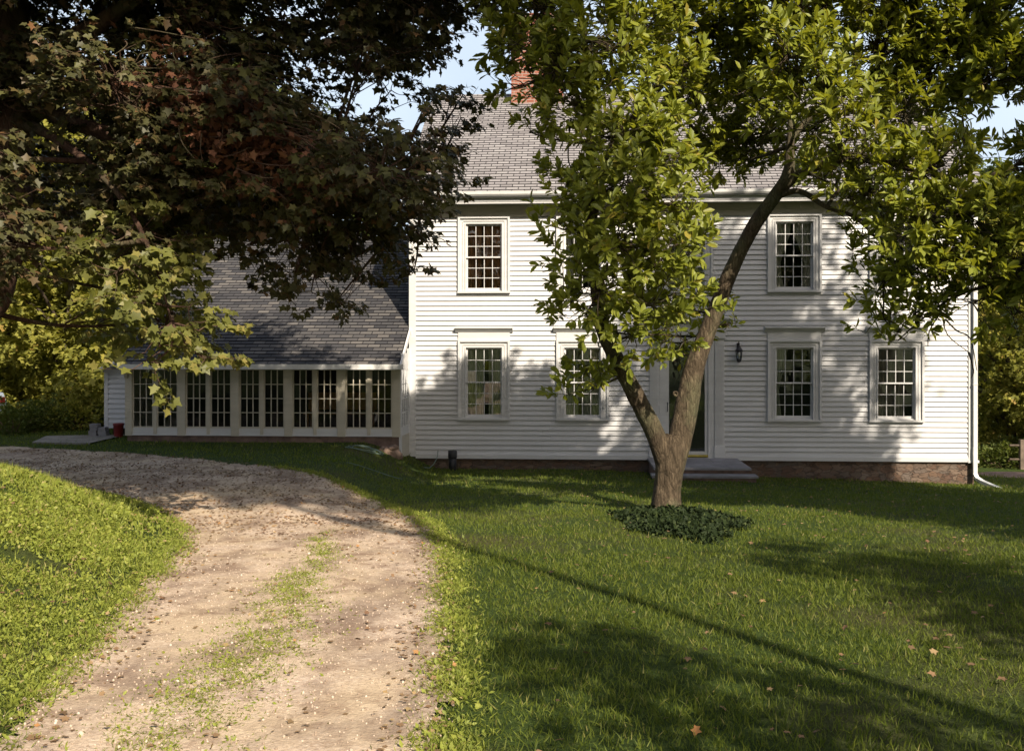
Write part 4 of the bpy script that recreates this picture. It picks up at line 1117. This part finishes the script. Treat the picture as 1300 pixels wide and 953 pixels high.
# left wood
for (px, d, pr, s) in ((85,27,WY1,.8),(20,30,WY1,.85),(140,31,WY1,.8),(-40,27,WY1,.8),(60,36,WY1,1.0),(120,38,WY1,1.0),(0,38,WY1,1.1),(180,37,WY1,1.0),(230,42,WY2,1.1),(-70,40,WY1,1.1),(40,48,WY2,1.2),(110,50,WY1,1.2),(170,52,WY2,1.3),(-20,52,WY1,1.3),(250,54,WY2,1.3),(-100,52,WY2,1.2),(310,50,WY2,1.2)):
    p = P(px, 0, d); place(pr, p[0], d, rd.uniform(0, 6.3), s*rd.uniform(.9, 1.1), 'yellow green tree in the sunlit wood left of the low wing' if pr is WY1 else 'darker green tree in the sunlit wood left of the low wing', gl_)
# right wood
for (px, d, pr, s) in ((1285,33,WY1,.8),(1345,31,WY1,.6),(1250,44,WY2,.95),(1310,42,WY1,.9),(1390,36,WY2,.9),(1270,55,WT,.8),(1340,52,WY2,1.1),(1200,50,WY2,1.0),(1420,48,WT,.9)):
    p = P(px, 0, d); place(pr, p[0], d, rd.uniform(0, 6.3), s*rd.uniform(.9, 1.1), {WY1: 'yellow green tree beyond the right end of the house', WY2: 'green bushy tree beyond the right end of the house', WT: 'tall tree beyond the right end of the house'}[pr], gr_)
# behind the house
for (px, d, s) in ((300,46,.95),(400,52,.8),(880,44,.75),(980,50,.95),(1080,44,.85),(1160,52,.95),(150,56,1.0),(790,56,.8)):
    p = P(px, 0, d); place(WT, p[0], d, rd.uniform(0, 6.3), s, 'tall green tree rising behind the roof ridge', gb_)
# shade trees of the garden beyond the camera, sunward (right and behind)
SUN_AZ, SUN_EL = 26.0, 38.0
SV = np.array([math.sin(R(SUN_AZ))*math.cos(R(SUN_EL)), -math.cos(R(SUN_AZ))*math.cos(R(SUN_EL)), math.sin(R(SUN_EL))])
SHADE = [(8.0,-2,.74,'S',1.0),(3.2,-.3,.42,'S',.85),(11.7,7,.95,'T',1),(20,8,.9,'T',1),(4.5,-1,1.2,'H',.42),(10.8,2.5,.74,'S',1.1),(.2,-2.5,.5,'G',.6),(10.6,9,1.12,'G',.95)]
for (x, y, s, pr, sxy) in SHADE:
    pr = {'T': WT, 'G': WY2, 'H': WH, 'S': WS}[pr]
    o = place(pr, x, y, rd.uniform(0, 6.3), s, 'tall shade tree of the garden outside the view, behind or right of the camera', 'garden shade trees outside the view')
    o.scale = (s*sxy, s*sxy, s)

# shrubs at the wood's foot
def shrub(r, h, material, seed, n=2600, lsize=.10):
    global rng
    keep = rng; rng = np.random.default_rng(seed)
    root = empty('shrub', (0, 0, 0))
    u = unit(n); u[:, 2] = np.abs(u[:, 2]); rr = rng.uniform(.35, 1, n)**.5*(1+.25*np.sin(u[:, 0]*5+seed)+.15*np.cos(u[:, 1]*9))
    pos = u*rr[:, None]*np.array([r, r, h])
    np_mesh('foliage', *scatter(pos, u+rng.normal(0, .5, u.shape), rng.uniform(.6, 1.3, n)*lsize, 'clump'), material, root)
    BP = [(bent(np.array([0, 0, -.1]), u[k]*np.array([r, r, h])*.9, 5, .05), np.linspace(.02, .005, 5)) for k in range(24)]
    np_mesh('stems', *tubes(BP), M['twig'], root, True); rng = keep
    return root
S1 = shrub(1.0, 1.1, M['wood_y'], 41); S2 = shrub(1.0, 1.0, M['wood_g'], 42)
first = {}
for (px, d, s, k) in ((15,23.5,.7,1),(60,24.5,.8,1),(100,25,.9,0),(130,25.5,.7,1),(-20,26,1,0),(40,28,1.2,0),(85,29,1.3,1),(125,28,1.2,0),(160,30,1.4,1),(5,31,1.4,1),(-50,29,1.3,0),
                      (1255,33,1.2,0),(1275,31,1.0,1),(1300,33,1.3,0),(1330,31,1.2,1),(1245,36,1.5,1),(1290,38,1.8,1),(1340,37,1.7,0)):
    p = P(px, 0, d); pr = (S1, S2)[k]; lab = ('yellow green shrub' if k == 0 else 'dark green shrub')+(' at the foot of the wood left of the low wing' if px < 600 else ' at the foot of the wood right of the house')
    grp = 'shrubs at the foot of the left wood' if px < 600 else 'shrubs at the foot of the right wood'
    if k not in first: first[k] = 1; o = pr
    else:
        o = pr.copy(); COL.objects.link(o)
        for ch in pr.children: c = ch.copy(); COL.objects.link(c); c.parent = o
    o.location = (p[0], d, gz(p[0], d)-.05); o.scale = (s, s, s*rd.uniform(.8, 1.1)); o.rotation_euler = (0, 0, rd.uniform(0, 6)); tag(o, lab, 'shrub', grp)

# far wood as one mass
n = 60000
ang = rng.uniform(-40, 40, n); dd_ = rng.uniform(62, 90, n); x = dd_*np.sin(np.radians(ang)); y = dd_*np.cos(np.radians(ang))
top = 6+3.5*np.sin(ang*.35)+2*np.sin(ang*1.1+1)+1.2*np.sin(ang*2.9)
z = top*rng.uniform(0, 1, n)**.8+ground_z(x, y)
wd = np_mesh('far_woods', *scatter(np.column_stack([x, y, z]), unit(n), rng.uniform(.5, 1.1, n), 'clump'), M['wood_g'])
tag(wd, 'far green woodland seen between the nearer trees', 'woodland', kind='stuff')

# ------------------------------------------------------------------ grass, ground cover, fallen leaves, pebbles
def vis(x, y, m=.6): return (x > -(.53*y+m)) & (x < .53*y+m)
def sample(n, x0, x1, y0, y1): return rng.uniform(x0, x1, n), rng.uniform(y0, y1, n)
HP = [np.array(h2w(u, v, 0)[:2]) for u, v in ((wl, WY), (wr, WY), (wr, 0), (HW, 0), (HW, HD), (wl, HD))]
SP = [np.array(h2w(DC+.10+a, b, 0)[:2]) for a, b in ((-1.04, -2.28), (1.04, -2.28), (1.04, 0), (-1.04, 0))]
def lawn_ok(x, y): return ~inpoly(x, y, DRIVE) & ~inpoly(x, y, np.array(HP)) & ~inpoly(x, y, np.array(SP)) & vis(x, y)
parts = []
for (y0, y1, dens, h, wdt) in ((3.0, 6.5, 3800, .045, .0045), (6.5, 9, 2500, .045, .006), (9, 12.5, 1500, .05, .008), (12.5, 17, 900, .055, .011), (17, 27, 380, .06, .018)):
    xa, xb = -.53*y1-.6, .53*y1+.6; n = int((xb-xa)*(y1-y0)*dens)
    x, y = sample(n, xa, xb, y0, y1); k = lawn_ok(x, y) & ~inpoly(x, y, BANK)
    dRe = dist(x, y, REs); k &= rng.random(n) < np.clip(.35+dRe*2.0, 0, 1)
    k &= rng.random(n) < .62+.38*wob(x, y, 2.3)
    x, y = x[k], y[k]; n = len(x)
    dirs = np.column_stack([rng.normal(0, .55, n), rng.normal(0, .55, n), np.ones(n)]); hgt = h*rng.uniform(.5, 1.35, n)*(1+.35*wob(x, y, 1.3, 2)+.25*wob(x, y, 6))
    hgt = np.clip(hgt, .02, .12)
    parts.append(scatter(np.column_stack([x, y, ground_z(x, y)-.004]), dirs, hgt, 'blade2' if y1 < 9.5 else 'blade', wdt/hgt*rng.uniform(.7, 1.4, n), 1.5))
gr = np_mesh('grass', *join(parts), M['grass']); tag(gr, 'short lawn grass between the driveway and the house', 'grass', kind='stuff')
print('grass faces', len(gr.data.polygons))
# weeds on the bank and down the middle of the driveway
parts = []
for (y0, y1, dens, s) in ((3.0, 7, 5200, .019), (7, 10, 2900, .026), (10, 17, 1100, .045)):
    xa, xb = -.53*y1-.6, -1.8; n = int((xb-xa)*(y1-y0)*dens); x, y = sample(n, xa, xb, y0, y1)
    dl = dist(x, y, LEs); bare = wob(x, y, 1.1, 4)
    k = inpoly(x, y, BANK) & vis(x, y) & (rng.random(n) < np.clip(.15+dl*1.6, 0, 1)*np.clip(.95-.9*np.maximum(0, bare-.05)/.35, .08, 1))
    x, y = x[k], y[k]; n = len(x); z = ground_z(x, y)+rng.uniform(0, .05, n)*(1+.6*wob(x, y, 3))
    dirs = np.column_stack([rng.normal(0, 1, n), rng.normal(0, 1, n)-.1, rng.uniform(.05, .9, n)])
    parts.append(scatter(np.column_stack([x, y, z]), dirs, s*rng.uniform(.6, 1.5, n), 'simple', rng.uniform(.8, 1.5, n), .6))
    n2 = int(n*.9); x2, y2 = x[:n2]+rng.normal(0, .02, n2), y[:n2]+rng.normal(0, .02, n2)
    dirs = np.column_stack([rng.normal(0, .5, n2), rng.normal(0, .5, n2), np.ones(n2)]); hg = s*2.2*rng.uniform(.5, 1.5, n2)
    parts.append(scatter(np.column_stack([x2, y2, ground_z(x2, y2)]), dirs, hg, 'blade', .0065*(1+y2*.08)/hg, 1.5))
bk = np_mesh('ground_cover', *join(parts), M['bankleaf']); tag(bk, 'yellow green weeds and grass covering the bank left of the driveway', 'ground cover', kind='stuff')
parts = []
n = 70000; t = rng.uniform(0, 1, n); y = 3.0+8.0*t**.9; mid = np.interp(y, [3.0, 4.8, 7, 9, 10.8], [-1.42, -1.36, -1.55, -1.75, -2.0])+.06*np.sin(y*2.3)
x = mid+rng.normal(0, 1, n)*np.interp(y, [3.0, 6, 8, 10.8], [.17, .17, .12, .06]); pr_ = np.interp(y, [3, 6.5, 8, 10.8], [1, .8, .6, .1])*np.clip(.45+.25*wob(x, y, 2.1, 1)+.55*wob(x, y*.6, 13, 2), .06, 1)
k = rng.random(n) < pr_
x, y = x[k], y[k]; n = len(x); hg = rng.uniform(.008, .032, n)
dirs = np.column_stack([rng.normal(0, 1, n), rng.normal(0, 1, n), rng.uniform(.1, .9, n)])
parts.append(scatter(np.column_stack([x, y, ground_z(x, y)+.010]), dirs, hg, 'simple', np.where(rng.random(n) < .7, .16, .7), 1.2))
for PL, sgn in ((LEs, 1), (REs, -1)):
    n = 42000; y = 3.0+14*rng.uniform(0, 1, n)**1.4; xe = np.interp(y, PL[:, 1], PL[:, 0]); x = xe+sgn*(rng.normal(.02, .085, n)); k = rng.random(n) < np.clip(.55+.6*wob(x, y, 4, 3), .15, 1)
    x, y = x[k], y[k]; n = len(x); hg = rng.uniform(.012, .04, n)*(1+y*.03)
    dirs = np.column_stack([rng.normal(0, .8, n), rng.normal(0, .8, n), rng.uniform(.2, 1, n)]); parts.append(scatter(np.column_stack([x, y, ground_z(x, y)+.008]), dirs, hg, 'simple', np.where(rng.random(n) < .8, .15, .7), 1.2))
wd_ = np_mesh('weeds', *join(parts), M['bankleaf']); tag(wd_, 'sparse weeds down the middle and along the edges of the gravel driveway', 'weeds', kind='stuff')
# leaves on the ground
parts = []
def leaves_on(n, x0, x1, y0, y1, cond, size, lift):
    x, y = sample(n, x0, x1, y0, y1); k = cond(x, y) & vis(x, y); x, y = x[k], y[k]; n = len(x)
    dirs = np.column_stack([rng.normal(0, 1, n), rng.normal(0, 1, n), rng.normal(0, .18, n)])
    parts.append(scatter(np.column_stack([x, y, ground_z(x, y)+lift*rng.uniform(.6, 1.3, n)]), dirs, size*rng.uniform(.6, 1.4, n), 'maple', None, .25))
leaves_on(2600, -1, 12, 3, 21, lambda x, y: lawn_ok(x, y) & (x > 0) & (rng.random(len(x)) < .6+.6*wob(x, y, .7, 3)), .034, .045)
leaves_on(15000, -9, 0, 3, 20, lambda x, y: inpoly(x, y, DRIVE) & (rng.random(len(x)) < np.clip(.10+.55*np.maximum(0, wob(x, y, 1.6, 1)+.1)+.8*ss(9, 14, y), 0, 1)), .030, .022)
dn = lambda x, y: inpoly(x, y, DRIVE) & (np.minimum(dist(x, y, LEs), dist(x, y, REs)) < .35)
leaves_on(20000, -9, 0, 3, 18, dn, .028, .02)
leaves_on(2200, -8, -2, 3, 15, lambda x, y: inpoly(x, y, BANK) & (wob(x, y, 1.3, 2) > -.1), .030, .055)
leaves_on(26000, -11, -1, 10.5, 20, lambda x, y: inpoly(x, y, DRIVE) & (rng.random(len(x)) < np.clip(.5+.9*wob(x, y*2, 1.4, 2), .05, 1)), .034, .02)  # leaf litter, thickened here to stand in for shade on the far bend
fl = np_mesh('fallen_leaves', *join(parts), M['fallen']); tag(fl, 'dry brown leaves fallen on the driveway, bank and lawn', 'leaves', kind='stuff')
# pebbles
ico = bmesh.new(); bmesh.ops.create_icosphere(ico, subdivisions=1, radius=1); iv_ = np.array([v.co[:] for v in ico.verts]); if_ = np.array([[v.index for v in f.verts] for f in ico.faces]); ico.free()
n = 16000; x, y = sample(n, -5, 0, 3.0, 12); k = inpoly(x, y, DRIVE) & (rng.random(n) < 1.25-y*.08); x, y = x[k], y[k]; n = len(x)
s = rng.uniform(.003, .008, n)*(1+(rng.random(n) < .015)*1.0)
base = np.column_stack([x, y, ground_z(x, y)+.012+s*.25])
V = base[:, None, :]+iv_[None]*s[:, None, None]*rng.uniform(.6, 1.3, (n, 1, 3))
I = (if_[None]+(np.arange(n)*len(iv_))[:, None, None]).ravel()
def m_peb():
    b = NB('mixed_pebbles'); r_ = b.n('ShaderNodeNewGeometry').outputs['Random Per Island']
    return b.out(b.bsdf(b.ramp(r_, [(0, (.20, .15, .11)), (.5, (.36, .28, .21)), (.9, (.44, .36, .28)), (1, (.52, .45, .38))]), .9, None, .15))
pb = np_mesh('gravel', V.reshape(-1, 3), np.full(len(I)//3, 3), I, m_peb()); tag(pb, 'loose pebbles lying on the driveway', 'gravel', kind='stuff')

# ------------------------------------------------------------------ light, sky, camera
wld = bpy.data.worlds.new('World'); scene.world = wld; wld.use_nodes = True
nt = wld.node_tree; nt.nodes.clear()
sky = nt.nodes.new('ShaderNodeTexSky'); sky.sky_type = 'NISHITA'; sky.sun_disc = False
sky.sun_elevation = R(SUN_EL); sky.sun_rotation = R(180-SUN_AZ); sky.altitude = 100; sky.air_density = 1.0; sky.dust_density = 3.5; sky.ozone_density = 1.0
bg = nt.nodes.new('ShaderNodeBackground'); bg.inputs[1].default_value = .08
ow = nt.nodes.new('ShaderNodeOutputWorld'); 
tc = nt.nodes.new('ShaderNodeTexCoord'); sx_ = nt.nodes.new('ShaderNodeSeparateXYZ'); nt.links.new(tc.outputs['Generated'], sx_.inputs[0])
mr = nt.nodes.new('ShaderNodeMapRange'); mr.inputs[1].default_value = .1; mr.inputs[2].default_value = .6; mr.interpolation_type = 'SMOOTHSTEP'; nt.links.new(sx_.outputs[1], mr.inputs[0])
cn = nt.nodes.new('ShaderNodeTexNoise'); cn.inputs['Scale'].default_value = 2.2; cn.inputs['Detail'].default_value = 6; nt.links.new(tc.outputs['Generated'], cn.inputs['Vector'])
cr_ = nt.nodes.new('ShaderNodeMapRange'); cr_.inputs[1].default_value = .3; cr_.inputs[2].default_value = .65; cr_.inputs[3].default_value = .6; cr_.inputs[4].default_value = .98; nt.links.new(cn.outputs['Fac'], cr_.inputs[0])
mm_ = nt.nodes.new('ShaderNodeMath'); mm_.operation = 'MULTIPLY'; nt.links.new(mr.outputs[0], mm_.inputs[0]); nt.links.new(cr_.outputs[0], mm_.inputs[1])
mx_ = nt.nodes.new('ShaderNodeMix'); mx_.data_type = 'RGBA'; nt.links.new(mm_.outputs[0], mx_.inputs[0]); nt.links.new(sky.outputs[0], mx_.inputs[6]); mx_.inputs[7].default_value = (6.2, 7.2, 8.4, 1)
nt.links.new(mx_.outputs[2], bg.inputs[0]); nt.links.new(bg.outputs[0], ow.inputs[0])
sd = bpy.data.lights.new('sun', 'SUN'); sd.energy = 5.0; sd.angle = R(.55); sd.color = (1.0, .88, .72)
so = link(bpy.data.objects.new('sun', sd)); so.rotation_euler = Vector(SV).to_track_quat('Z', 'Y').to_euler(); so.location = (15, -30, 25)
cam = bpy.data.cameras.new('camera'); cam.lens = 36*K/1300; cam.sensor_width = 36; cam.clip_end = 1000; cam.clip_start = .05
cam.shift_y = -(476.5-HY)/1300
co = link(bpy.data.objects.new('camera', cam)); co.location = (0, 0, CZ); co.rotation_euler = (R(90), 0, 0); scene.camera = co
scene.view_settings.view_transform = 'Standard'; scene.view_settings.look = 'None'; scene.view_settings.exposure = .8; scene.view_settings.gamma = 1
scene.render.engine = 'CYCLES'; scene.cycles.max_bounces = 7; scene.cycles.transparent_max_bounces = 12; scene.cycles.use_denoising = True
scene.cycles.sample_clamp_indirect = 6
